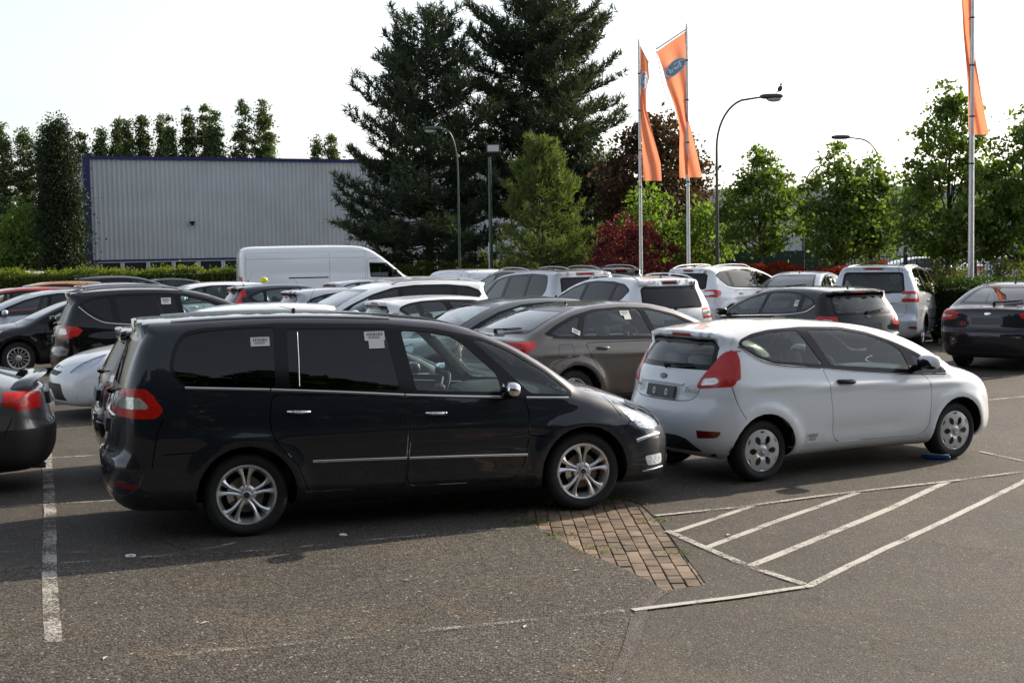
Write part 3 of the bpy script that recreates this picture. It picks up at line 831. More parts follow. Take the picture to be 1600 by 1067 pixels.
def copy_tree(o, parent=None, repaint=None):
    if o.name not in _KID: _KID[o.name] = kids(o)
    c = o.copy(); C.objects.link(c)
    if parent is not None: c.parent = parent
    if repaint and c.type == 'MESH':
        for i, sl in enumerate(c.material_slots):
            nm = sl.material.name if sl.material else ''
            if nm in repaint: sl.link = 'OBJECT'; sl.material = MAT[repaint[nm]]
    for ch in _KID[o.name]: copy_tree(ch, c, repaint)
    return c
def sticker(S, root, pts, side='R', out=.006, bars=True, name='paper_sticker'):
    """paper notice on a pane: pts = centre (a,b), half width, half height, tilt"""
    (a, b_, hw, hh, tilt) = pts; ct, st = math.cos(tilt), math.sin(tilt)
    def q(u, v): return (a+u*ct-v*st, b_+u*st+v*ct)
    f = (lambda P: S.side(P, -1 if side == 'R' else 1)) if side in 'RL' else (lambda P: S.end(P, -1 if side == 'B' else 1))
    P = f([q(-hw, -hh), q(hw, -hh), q(hw, hh), q(-hw, hh)]); N = S.N(P)
    m_ = MB(); m_.add(list(P+N*out)+list(P+N*(out-.003)), [(0, 1, 2, 3), (7, 6, 5, 4), (0, 4, 5, 1), (1, 5, 6, 2), (2, 6, 7, 3), (3, 7, 4, 0)])
    s = m_.build(name, 'paper', root, smooth=False)
    if bars:
        m_ = MB(); x = -hw*.72
        rr = random.Random(int(a*1000))
        while x < hw*.72:
            w = rr.choice((.003, .005, .007))*hw/.06
            Q = f([q(x, hh*.05), q(x+w, hh*.05), q(x+w, hh*.72), q(x, hh*.72)]); NN = S.N(Q)
            m_.add(list(Q+NN*(out+.0015)), [(0, 1, 2, 3)]); x += w+rr.choice((.003, .005))*hw/.06
        for zz in (-.25, -.5):
            Q = f([q(-hw*.6, hh*zz), q(hw*.5, hh*zz), q(hw*.5, hh*(zz+.12)), q(-hw*.6, hh*(zz+.12))]); NN = S.N(Q)
            m_.add(list(Q+NN*(out+.0015)), [(0, 1, 2, 3)])
        m_.build('printed_bars', 'print_grey', s, smooth=False)
    return s
def text_on(S, root, txt, size, y, z, sg=-1, mat='satin_metal', name='lettering', shear=.2):
    cu = bpy.data.curves.new('t', 'FONT'); cu.body = txt; cu.size = size; cu.shear = shear; cu.extrude = .002; cu.align_x = 'CENTER'; cu.align_y = 'CENTER'
    ob = bpy.data.objects.new('t', cu); C.objects.link(ob)
    dg = bpy.context.evaluated_depsgraph_get(); me = bpy.data.meshes.new_from_object(ob.evaluated_get(dg)); bpy.data.objects.remove(ob)
    P = S.end([(y, z)], sg)[0]; n_ = Vector(S.N([P])[0])
    zz = Vector((0, 0, 1)); xx = zz.cross(n_).normalized(); yy = n_.cross(xx).normalized()
    M = Matrix((xx, yy, n_)).transposed().to_4x4(); M.translation = Vector(P)+n_*.004
    me.transform(M); me.name = name; me.materials.clear(); me.materials.append(MAT[mat])
    return link(bpy.data.objects.new(name, me), root)
# ------------------------------------------------------------------ car kinds (metres, x from the rear axle)
MPV = dict(name='people_carrier', bonnet=[(2.96,-.70),(3.25,-.68),(3.52,-.54),(3.70,-.3)], paint='paint_midnight', handle_scale=1.1, W=.935, wb=2.85, R=.335, ar=.392, rim=.485, tw=.22, wheel='alloy10',
    sil=[(-.97,.26),(-1.05,.36),(-1.085,.50),(-1.085,.62),(-1.05,.685),(-1.03,.74),(-1.015,.85),(-1.0,1.0),(-.96,1.15),(-.90,1.33),(-.82,1.52),(-.75,1.655),(-.81,1.685),(-.76,1.712),
         (-.45,1.725),(0,1.738),(.5,1.735),(1.1,1.708),(1.43,1.682),(1.76,1.638),(1.95,1.585),(2.17,1.497),(2.39,1.393),(2.61,1.268),(2.83,1.132),(2.94,1.068),(3.15,1.005),(3.4,.915),(3.62,.82),(3.76,.735),(3.83,.64),(3.87,.53),(3.875,.42),(3.865,.28),(3.80,.20),(3.4,.18),(1.5,.19),(-.6,.22)],
    b0=1.185, b1=-.065, cf=.40, cr=.17, cfw=.26, crw=.10, crown=.05, tumble=.30, tc=.12, k=.12, kl=.09, crease=(.80,-.02,.010), sh=.985, zc=.66,
    doors=[[(.215,1.13),(.194,.992),(.187,.863),(.242,.729),(.351,.629),(.43,.493),(.475,.33),(1.283,.318),(1.29,.55),(1.308,.74),(1.29,1.06)],
           [(1.31,1.06),(1.325,.74),(1.302,.549),(1.29,.318),(2.20,.30),(2.30,.42),(2.352,.68),(2.356,.878),(2.33,.985)]],
    dlo=[(-.455,1.215),(-.525,1.285),(-.56,1.35),(-.545,1.45),(-.50,1.56),(-.435,1.63),(-.30,1.655),(.30,1.675),(1.20,1.64),(1.60,1.59),(1.80,1.545),(2.02,1.50),(2.26,1.40),(2.56,1.21),(2.77,1.03),(2.745,.972),(1.3,1.075),(.3,1.16)],
    windows=[([(-.43,1.222),(-.50,1.29),(-.53,1.35),(-.515,1.445),(-.465,1.55),(-.41,1.607),(-.303,1.628),(-.087,1.643),(.275,1.648),(.248,1.175)], 'glass_dark'),
             ([(.375,1.628),(.36,1.168),(1.262,1.105),(1.185,1.60)], 'glass_dark'),
             ([(1.315,1.585),(1.524,1.565),(1.743,1.520),(1.842,1.450),(2.103,1.197),(2.13,1.052),(1.395,1.098)], 'glass_clear'),
             ([(1.92,1.485),(2.382,1.028),(2.72,1.002),(2.735,1.030),(2.54,1.194),(2.235,1.380),(2.02,1.478)], 'glass_clear')],
    side_gaps=[[(-.62,.975),(-.66,.9),(-.70,.72),(-.72,.60)], [(-.64,.70),(-.40,.70)], [(2.352,.68),(2.50,.66)], [(3.10,.955),(3.20,.79)], [(3.22,.68),(3.30,.77)]],
    rear_gaps=[[(-.70,.96),(-.66,.73),(-.5,.70),(0,.69),(.5,.70),(.66,.73),(.70,.96)]],
    
    rear_window=[(-.60,1.60),(-.66,1.17)][::-1], rear_glass='glass_dark', third_light=(1.645,1.675,.16),
    grille=[[(-.46,.70),(-.40,.56)][::-1]], grille2=[[(-.56,.45),(-.60,.27)][::-1]],
    windshield=[(-.60,1.60),(-.76,1.10)][::-1], ws_x=2.55, seat_x=1.25, seat_top=1.12, seat_mat='seat_grey',
    lamps=[('tail_light','lamp_red',[('S',[(-1.2,1.155),(-1.2,1.009),(-.838,.986),(-.681,.978),(-.617,1.038),(-.692,1.16),(-.743,1.208),(-.822,1.213),(-1.2,1.19)]),('B',[(.62,.99),(.95,.99),(.95,1.19),(.70,1.19)])]),
           ('reversing_lens','lamp_white',[('S',[(-.93,1.15),(-.95,1.06),(-.74,1.055),(-.735,1.08),(-.79,1.145)])]),
           ('headlight','lens',[('S',[(3.166,.920),(3.258,.885),(3.42,.825),(3.9,.74),(3.9,.68),(3.49,.66),(3.366,.685),(3.29,.765),(3.205,.845)])]),
           ('fog_light','lamp_inner',[('S',[(3.42,.43),(3.62,.435),(3.62,.345),(3.45,.345)])]),
           ('reflector','lamp_dark_red',[('S',[(-.98,.50),(-.83,.475),(-.83,.43),(-1.0,.455)])])],
    lamp_parent={'reversing_lens':'tail_light'}, lamp_bulb=[(3.30,.83,.035),(3.40,.76,.04)],
    handles=[(.334,.51,.985,.976,'chrome'),(1.464,1.635,.915,.908,'chrome')],
    mouldings=[('chrome_belt',[(-.45,1.206),(.205,1.162)],.017,.008,'chrome'),('chrome_belt',[(.215,1.161),(.75,1.118),(1.29,1.069)],.017,.008,'chrome'),('chrome_belt',[(1.30,1.068),(1.75,1.035),(2.14,1.010)],.017,.008,'chrome'),('chrome_belt',[(2.34,.995),(2.72,.974)],.017,.008,'chrome'),
        ('side_moulding',[(.52,.577),(.9,.568),(1.29,.556)],.022,.012,'chrome'),('side_moulding',[(1.31,.555),(1.8,.54),(2.33,.519)],.022,.012,'chrome'),
        ('bumper_chrome',[(3.33,.575),(3.45,.600),(3.60,.605)],.030,.014,'chrome'),('bumper_chrome',[(3.40,.30),(3.50,.305),(3.64,.31)],.016,.01,'chrome')],
    mirror=(2.15,1.03), mirror_mat='chrome', mirror_scale=1.05,
    rails=(-.52,1.25,.575,.004,'satin_metal'), fin=False, ant_x=.55, ant_h=.05, wiper=((.0,1.13),(-.42,1.19)), plate=(.88,0,.26,.055,False),
    chrome_rear=[([(-.55,.975),(0,.985),(.55,.975)],.03)], badge=[(0,1.05,-1,'badge_blue')],
    front_bars=[([(-.38,.66),(0,.66),(.38,.66)],.014,'chrome'),([(-.38,.60),(0,.60),(.38,.60)],.014,'chrome')], flare=.026)

MINI = dict(name='hatchback', paint='paint_white', W=.862, wb=2.489, R=.297, ar=.352, rim=.405, tw=.19, wheel='cover6',
    sil=[(-.55,.27),(-.63,.36),(-.665,.48),(-.675,.62),(-.65,.72),(-.615,.80),(-.60,.88),(-.585,.96),(-.55,1.04),(-.50,1.10),(-.41,1.23),(-.335,1.34),(-.40,1.37),(-.395,1.405),(-.15,1.445),(.1,1.468),(.4,1.486),(.75,1.488),(1.05,1.474),(1.4,1.436),(1.77,1.362),(2.1,1.255),(2.4,1.125),(2.62,1.015),(2.72,.968),(2.95,.912),(3.1,.855),(3.21,.77),(3.28,.65),(3.31,.5),(3.315,.36),(3.27,.25),(3.1,.19),(1.2,.19),(-.35,.21)],
    b0=1.075, b1=-.065, cf=.40, cr=.27, cfw=.30, crw=.20, crown=.055, tumble=.36, tc=.12, k=.12, kl=.11, crease=(.905,-.045,.020), sh=.985, zc=.60, flare=.022, tf=.08, tr=.075,
    doors=[[(.701,1.045),(.757,.907),(.791,.643),(.813,.396),(.87,.315),(1.952,.285),(2.062,.37),(2.109,.733),(2.05,.903)]],
    dlo=[(-.205,1.295),(-.17,1.345),(-.01,1.395),(.213,1.425),(.60,1.437),(1.10,1.415),(1.42,1.355),(1.72,1.250),(1.95,1.150),(2.33,.955),(2.36,.902),(1.785,.925),(1.2,.985),(.70,1.043),(.148,1.112),(-.04,1.18)],
    windows=[([(-.165,1.305),(-.13,1.335),(0,1.372),(.213,1.402),(.54,1.410),(.735,1.075),(.148,1.137),(-.023,1.208)], 'glass_clear'),
             ([(.665,1.408),(1.095,1.388),(1.397,1.330),(1.69,1.226),(1.80,1.150),(1.855,.965),(.84,1.062)], 'glass_clear'),
             ([(1.925,1.125),(2.27,.955),(2.28,.925),(1.94,.945)], 'glass_dark')],
    side_gaps=[[(-.36,.95),(-.335,.83),(-.295,.73),(-.235,.62)], [(2.05,.90),(2.2,.91)]],
    rear_gaps=[[(-.53,.91),(-.515,.86),(-.475,.805),(-.40,.777),(-.21,.7683)],[(-.2103,.7681),(.013,.7647),(.2107,.7681)],[(.21,.7683),(.40,.777),(.475,.805),(.515,.86),(.53,.91)]],
    top_gaps=[[(-.36,.50),(-.15,.53),(.2,.545),(1.2,.54),(1.7,.58)], [(-.36,-.50),(-.15,-.53),(.2,-.545),(1.2,-.54),(1.7,-.58)], [(-.13,-.53),(-.13,.53)]],
    bonnet=[(2.55,-.66),(2.95,-.64),(3.14,-.48),(3.19,-.2)],
    rear_window=[(-.60,1.065),(-.60,1.12),(-.52,1.345)], rwf=.05, rear_glass='glass_clear', third_light=(1.37,1.395,.15),
    rear_lower=[[(-.55,.30),(-.42,.42),(-.30,.445)]], grille=[[(-.35,.62),(-.35,.57)][::-1]], grille2=[[(-.42,.50),(-.50,.28)][::-1]],
    windshield=[(-.56,1.345),(-.72,1.00)][::-1], ws_x=2.32, seat_x=1.10, seat_top=.93, drive_side=1, seat_mat='seat_grey', dash_mat='grey_plastic',
    lamps=[('tail_light','lamp_red',[('S',[(-.262,1.262),(-.232,1.215),(-.226,1.17),(-.264,.985),(-.7,.905),(-.8,.92),(-.8,1.24),(-.376,1.238)]),('B',[(.60,1.20),(.64,1.245),(.80,1.25),(.80,.925),(.50,.895),(.49,.93),(.53,1.03)])]),
           ('indicator_lens','lamp_white',[('B',[(.545,.99),(.67,1.005),(.70,.965),(.66,.94),(.53,.925)])]),
           ('headlight','lens',[('S',[(2.74,.895),(2.86,.893),(3.3,.80),(3.3,.68),(3.07,.70),(2.93,.77)])]),
           ('reflector','lamp_dark_red',[('S',[(-.70,.515),(-.445,.505),(-.47,.45),(-.60,.435)])])],
    lamp_y={'tail_light':.66,'indicator_lens':.66}, lamp_parent={'indicator_lens':'tail_light'}, lamp_bulb=[(2.98,.81,.035)],
    handle_scale=1.8, handles=[(.86,1.08,.905,.893,'black_trim')],
    mouldings=[('belt_trim',[(.73,1.040),(1.2,.98),(1.8,.922),(2.33,.892)],.012,.006,'black_trim'),('belt_trim',[(-.205,1.285),(-.04,1.17),(.148,1.103),(.70,1.042)],.012,.006,'black_trim'),('belt_glint',[(-.20,1.276),(-.04,1.160),(.148,1.094),(.69,1.034)],.006,.005,'chrome'),('belt_glint',[(.73,1.031),(1.2,.972),(1.8,.914)],.006,.005,'chrome')],
    mirror=(1.93,.985), mirror_mat='paint_white', mirror_scale=1.15, antenna=False,
    wiper=((.02,1.075),(-.36,1.10)), plate=(.845,-.02,.225,.058,True), badge=[(0,.985,-1,'badge_blue')], chrome_rear=[([(-.33,.925),(0,.93),(.33,.925)],.028)], chrome_rear_mat='paint_white')

LIFT = dict(name='liftback_car', bonnet=[(2.74,-.68),(3.1,-.68),(3.42,-.58),(3.60,-.3)], paint='paint_brown_grey', W=.93, wb=2.85, R=.33, ar=.385, rim=.44, tw=.22, wheel='alloy7',
    sil=[(-.95,.26),(-1.03,.38),(-1.055,.52),(-1.05,.66),(-1.01,.74),(-.995,.86),(-.98,.97),(-.95,1.055),(-.88,1.085),(-.72,1.115),(-.45,1.215),(-.15,1.325),(.15,1.415),(.45,1.468),(.8,1.492),(1.15,1.49),(1.5,1.455),(1.85,1.37),(2.2,1.235),(2.5,1.105),(2.66,1.03),(2.75,.99),(3.05,.95),(3.35,.87),(3.58,.76),(3.69,.64),(3.73,.5),(3.73,.36),(3.68,.24),(3.5,.19),(1.5,.19),(-.6,.21)],
    b0=1.04, b1=-.035, cf=.42, cr=.24, cfw=.26, crw=.16, crown=.055, tumble=.42, tc=.12, k=.11, kl=.1, crease=(.86,-.02,.012), zc=.6, flare=.026,
    doors=[[(.16,1.00),(.24,.80),(.36,.62),(.46,.33),(1.30,.32),(1.31,.60),(1.30,.975)],[(1.32,.975),(1.33,.60),(1.32,.32),(2.20,.30),(2.34,.45),(2.38,.75),(2.33,.945)]],
    dlo=[(-.42,1.125),(-.20,1.235),(.10,1.345),(.45,1.415),(.9,1.432),(1.35,1.405),(1.75,1.31),(2.10,1.165),(2.42,1.0),(2.44,.965),(1.3,1.005),(.1,1.055),(-.30,1.088)],
    windows=[([(-.31,1.132),(-.15,1.215),(.13,1.318),(.20,1.33),(.04,1.085),(-.2,1.10)],'glass_tint'),([(.30,1.355),(.50,1.392),(.90,1.408),(1.18,1.395),(1.28,1.035),(.15,1.08)],'glass_clear'),([(1.27,1.39),(1.45,1.358),(1.75,1.272),(2.05,1.14),(2.18,1.04),(2.17,.998),(1.37,1.03)],'glass_clear')],
    side_gaps=[[(-.68,.80),(-.60,.62)],[(2.6,.95),(3.0,.93),(3.3,.83)]], fuel=[(-.25,.82),(-.02,.82),(-.02,.99),(-.25,.99)],
    rear_gaps=[[(-.62,1.02),(-.58,.72),(0,.70),(.58,.72),(.62,1.02)]],
    rear_window=[(-.66,1.125),(-.60,1.25),(-.50,1.435)], rear_glass='glass_tint', windshield=[(-.56,1.415),(-.76,1.035)][::-1], ws_x=2.38, seat_x=1.2, seat_top=.94, seat_mat='seat_grey',
    grille=[[(-.42,.78),(-.36,.60)][::-1]], grille2=[[(-.50,.48),(-.60,.26)][::-1]],
    lamps=[('tail_light','lamp_red',[('S',[(-1.2,1.03),(-.55,1.04),(-.62,.95),(-.72,.90),(-1.2,.86)]),('B',[(.50,1.0),(.98,1.03),(.98,.86),(.66,.87),(.55,.92)])]),
           ('reversing_lens','lamp_white',[('B',[(.62,.955),(.84,.965),(.84,.915),(.66,.915)])]),
           ('headlight','lens',[('S',[(3.05,.915),(3.25,.87),(3.8,.74),(3.8,.64),(3.35,.68),(3.15,.80)])]),('fog_light','lamp_inner',[('S',[(3.42,.42),(3.56,.42),(3.56,.34),(3.42,.34)])])],
    lamp_parent={'reversing_lens':'tail_light'}, handles=[(.34,.52,.925,.918,'PAINTH'),(1.46,1.63,.90,.893,'PAINTH')],
    mouldings=[('window_line',[(-.30,1.082),(.2,1.045),(1.3,1.0),(2.42,.957)],.012,.006,'black_trim')], mirror=(2.22,.985), ant_x=.45, ant_h=.06, badge=[(0,.985,-1,'chrome')], plate=(.86,0,.27,.058,False),
    wiper=((.0,1.135),(-.45,1.17)), rear_lower=[[(-.72,.24),(-.66,.34)]])
CROSS = dict(name='crossover_car', bonnet=[(2.66,-.68),(3.0,-.68),(3.30,-.56),(3.44,-.3)], paint='paint_black', W=.92, wb=2.69, R=.36, ar=.42, rim=.46, tw=.23, wheel='alloy5',
    sil=[(-.75,.32),(-.83,.44),(-.86,.58),(-.85,.72),(-.81,.80),(-.80,.95),(-.77,1.08),(-.70,1.22),(-.60,1.42),(-.53,1.555),(-.62,1.60),(-.58,1.64),(-.3,1.668),(.1,1.69),(.5,1.695),(.9,1.68),(1.3,1.64),(1.65,1.555),(2.0,1.425),(2.3,1.29),(2.5,1.19),(2.62,1.13),(2.9,1.09),(3.2,1.01),(3.42,.90),(3.54,.76),(3.58,.6),(3.57,.42),(3.5,.29),(3.3,.24),(1.4,.25),(-.5,.27)],
    b0=1.16, b1=-.035, cf=.38, cr=.20, cfw=.26, crw=.14, crown=.05, tumble=.34, tc=.12, k=.11, kl=.09, crease=(.95,-.03,.014), zc=.68, flare=.03, fz=.3,
    doors=[[(.13,1.10),(.20,.88),(.38,.68),(.48,.42),(1.16,.40),(1.17,.65),(1.16,1.08)],[(1.18,1.08),(1.19,.65),(1.18,.40),(2.02,.38),(2.18,.52),(2.22,.85),(2.17,1.05)]],
    dlo=[(-.43,1.42),(-.40,1.50),(-.2,1.575),(.2,1.615),(.8,1.62),(1.2,1.585),(1.6,1.48),(2.0,1.32),(2.30,1.17),(2.30,1.085),(1.2,1.115),(.1,1.165),(-.12,1.21),(-.30,1.33)],
    windows=[([(-.37,1.44),(-.34,1.49),(-.15,1.55),(.02,1.572),(.08,1.20),(-.10,1.25)],'glass_dark'),([(.12,1.58),(.8,1.59),(1.03,1.572),(1.12,1.15),(.18,1.19)],'glass_dark'),([(1.12,1.565),(1.2,1.55),(1.58,1.455),(1.95,1.305),(2.12,1.18),(2.12,1.12),(1.20,1.145)],'glass_clear')],
    side_gaps=[[(-.50,.95),(-.46,.75)]], rear_gaps=[[(-.55,.95),(-.58,.74),(0,.72),(.58,.74),(.55,.95)]], lower=[(-1.0,.0),(-1.0,.50),(-.45,.46),(0,.40),(1.0,.44),(2.7,.40),(3.2,.44),(3.8,.46),(3.8,.0)],
    rear_window=[(-.62,1.14),(-.56,1.53)], rear_glass='glass_dark', third_light=(1.575,1.60,.13), windshield=[(-.57,1.555),(-.74,1.17)][::-1], ws_x=2.2, seat_x=1.05, seat_top=1.12,
    grille=[[(-.45,.92),(-.40,.78)][::-1]], grille2=[[(-.50,.58),(-.60,.36)][::-1]],
    lamps=[('tail_light','lamp_red',[('S',[(-1.0,1.10),(-.60,1.14),(-.46,1.12),(-.38,1.07),(-.46,.98),(-1.0,.93)]),('B',[(.66,.98),(1.0,.93),(1.0,1.12),(.72,1.12)])]),
           ('reversing_lens','lamp_white',[('S',[(-.80,1.09),(-.63,1.10),(-.62,1.01),(-.80,.99)])]),
           ('headlight','lens',[('S',[(2.90,1.05),(3.1,1.01),(3.7,.90),(3.7,.80),(3.2,.83),(3.0,.93)])]),('reflector','lamp_dark_red',[('B',[(.5,.50),(.72,.51),(.70,.45),(.5,.44)])])],
    lamp_parent={'reversing_lens':'tail_light'}, handles=[(.30,.48,1.03,1.022,'PAINTH'),(1.32,1.49,1.005,.998,'PAINTH')],
    mouldings=[('window_chrome',[(-.43,1.43),(-.31,1.318),(-.12,1.20),(.1,1.155),(1.2,1.105),(2.25,1.073)],.015,.007,'chrome')], mirror=(2.03,1.12), rails=(-.45,1.2,.56,.05,'satin_metal'), ant_x=-.3, ant_h=.18,
    badge=[(0,1.06,-1,'badge_blue')], plate=(.90,0,.26,.055,False), wiper=((.0,1.13),(-.38,1.17)))
HATCH = dict(name='family_hatchback', bonnet=[(2.62,-.66),(2.95,-.66),(3.22,-.54),(3.40,-.3)], paint='paint_white', W=.905, wb=2.645, R=.318, ar=.372, rim=.42, tw=.2, wheel='alloy7',
    sil=[(-.68,.26),(-.76,.38),(-.79,.52),(-.785,.66),(-.745,.74),(-.725,.88),(-.70,.99),(-.64,1.09),(-.52,1.24),(-.44,1.36),(-.53,1.40),(-.50,1.43),(-.25,1.46),(.1,1.482),(.5,1.488),(.9,1.478),(1.25,1.44),(1.6,1.36),(1.95,1.235),(2.3,1.09),(2.52,.99),(2.62,.955),(2.9,.91),(3.15,.84),(3.38,.73),(3.50,.60),(3.54,.46),(3.53,.32),(3.46,.22),(3.3,.18),(1.3,.19),(-.4,.21)],
    b0=1.03, b1=-.035, cf=.42, cr=.24, cfw=.28, crw=.18, crown=.055, tumble=.38, tc=.12, k=.11, kl=.1, crease=(.86,-.03,.012), zc=.6, flare=.026,
    doors=[[(.12,1.02),(.20,.80),(.34,.62),(.44,.33),(1.14,.32),(1.15,.60),(1.14,.99)],[(1.16,.99),(1.17,.60),(1.16,.32),(2.0,.30),(2.14,.45),(2.18,.75),(2.13,.955)]],
    dlo=[(-.30,1.22),(-.20,1.30),(.10,1.375),(.5,1.415),(.9,1.412),(1.25,1.372),(1.6,1.285),(1.95,1.15),(2.24,1.005),(2.25,.955),(1.2,1.00),(.2,1.055),(-.12,1.11)],
    windows=[([(-.22,1.225),(-.12,1.29),(.06,1.33),(.06,1.11),(-.08,1.135)],'glass_tint'),([(.14,1.355),(.5,1.388),(.88,1.385),(1.02,1.365),(1.10,1.035),(.14,1.085)],'glass_tint'),([(1.10,1.355),(1.25,1.338),(1.56,1.262),(1.9,1.13),(2.05,1.04),(2.04,.985),(1.18,1.025)],'glass_clear')],
    side_gaps=[[(-.45,.85),(-.38,.66)]], rear_gaps=[[(-.50,.95),(-.52,.72),(0,.70),(.52,.72),(.50,.95)]], fuel=[(-.20,.82),(0.02,.82),(0.02,.98),(-.20,.98)],
    rear_window=[(-.62,1.03),(-.56,1.37)], rear_glass='glass_tint', third_light=(1.385,1.41,.13), windshield=[(-.55,1.40),(-.73,1.0)][::-1], ws_x=2.2, seat_x=1.02, seat_top=.93,
    grille=[[(-.42,.66),(-.34,.60)][::-1]], grille2=[[(-.50,.50),(-.58,.26)][::-1]],
    lamps=[('tail_light','lamp_red',[('S',[(-.9,.99),(-.45,1.03),(-.38,.98),(-.45,.88),(-.9,.82)]),('B',[(.56,.95),(.95,.99),(.95,.82),(.64,.84)])]),
           ('reversing_lens','lamp_white',[('B',[(.66,.96),(.80,.975),(.80,.90),(.68,.90)])]),
           ('headlight','lens',[('S',[(2.82,.895),(3.0,.865),(3.6,.74),(3.6,.62),(3.2,.66),(3.0,.76)])]),('fog_light','lamp_inner',[('S',[(3.26,.42),(3.38,.42),(3.38,.32),(3.26,.32)])])],
    lamp_parent={'reversing_lens':'tail_light'}, handles=[(.30,.47,.93,.925,'PAINTH'),(1.30,1.46,.905,.9,'PAINTH')], lamp_bulb=[(3.08,.80,.035),(3.2,.74,.035)],
    mouldings=[('window_line',[(-.28,1.20),(-.12,1.10),(.2,1.045),(1.2,.99),(2.23,.945)],.012,.006,'black_trim')], mirror=(2.02,.985), ant_x=-.2, ant_h=.24,
    badge=[(0,1.0,-1,'badge_blue'),(0,.70,1,'badge_blue')], plate=(.84,0,.26,.055,False), wiper=((.0,1.06),(-.38,1.10)))
ESTATE = dict(HATCH, name='estate_car', paint='paint_black', W=.92, wb=2.75,
    sil=[(-.88,.26),(-.97,.38),(-1.0,.52),(-.995,.66),(-.955,.74),(-.935,.88),(-.91,1.0),(-.86,1.12),(-.74,1.33),(-.68,1.43),(-.77,1.46),(-.73,1.49),(-.4,1.505),(.1,1.515),(.6,1.515),(1.0,1.50),(1.35,1.455),(1.7,1.37),(2.05,1.245),(2.4,1.10),(2.62,1.0),(2.72,.965),(3.0,.92),(3.25,.85),(3.48,.74),(3.60,.61),(3.64,.46),(3.63,.32),(3.56,.22),(3.4,.18),(1.3,.19),(-.5,.21)],
    dlo=[(-.60,1.22),(-.55,1.35),(-.25,1.415),(.1,1.435),(.6,1.445),(1.0,1.432),(1.35,1.388),(1.7,1.30),(2.05,1.165),(2.34,1.02),(2.35,.965),(1.2,1.00),(.2,1.05),(-.42,1.10)],
    windows=[([(-.53,1.225),(-.50,1.33),(-.25,1.385),(.02,1.40),(.02,1.095),(-.40,1.13)],'glass_dark'),([(.12,1.405),(.6,1.418),(1.0,1.40),(1.12,1.045),(.14,1.09)],'glass_dark'),([(1.20,1.38),(1.35,1.355),(1.66,1.275),(2.0,1.145),(2.15,1.05),(2.14,.99),(1.22,1.03)],'glass_clear')],
    rear_window=[(-.64,1.06),(-.58,1.42)], rear_glass='glass_dark', third_light=(1.43,1.455,.13),
    doors=[[(.12,1.02),(.20,.80),(.34,.62),(.44,.33),(1.18,.32),(1.19,.60),(1.18,.99)],[(1.20,.99),(1.21,.60),(1.20,.32),(2.1,.30),(2.24,.45),(2.28,.75),(2.23,.955)]],
    fuel=[(-.30,.82),(-.08,.82),(-.08,.98),(-.30,.98)], side_gaps=[[(-.66,.85),(-.58,.66)]],
    lamps=[('tail_light','lamp_red',[('S',[(-1.2,1.05),(-.66,1.10),(-.55,1.04),(-.62,.93),(-1.2,.86)]),('B',[(.50,.98),(1.0,1.05),(1.0,.86),(.60,.87)])]),
           ('reversing_lens','lamp_white',[('S',[(-1.2,1.035),(-.72,1.07),(-.70,.99),(-1.2,.965)]),('B',[(.60,.965),(1.0,.99),(1.0,1.04),(.62,.985)])]),
           ('headlight','lens',[('S',[(2.92,.905),(3.1,.875),(3.7,.75),(3.7,.63),(3.3,.67),(3.1,.77)])]),
           ('reflector','lamp_dark_red',[('B',[(.5,.46),(.76,.47),(.74,.42),(.5,.41)])])],
    mirror=(2.12,.985), mouldings=[('window_line',[(-.58,1.20),(-.42,1.09),(.2,1.04),(1.2,.99),(2.33,.955)],.012,.006,'chrome'),('rear_chrome',[(-.97,.60),(-.70,.60),(-.45,.59)],.016,.008,'chrome')])
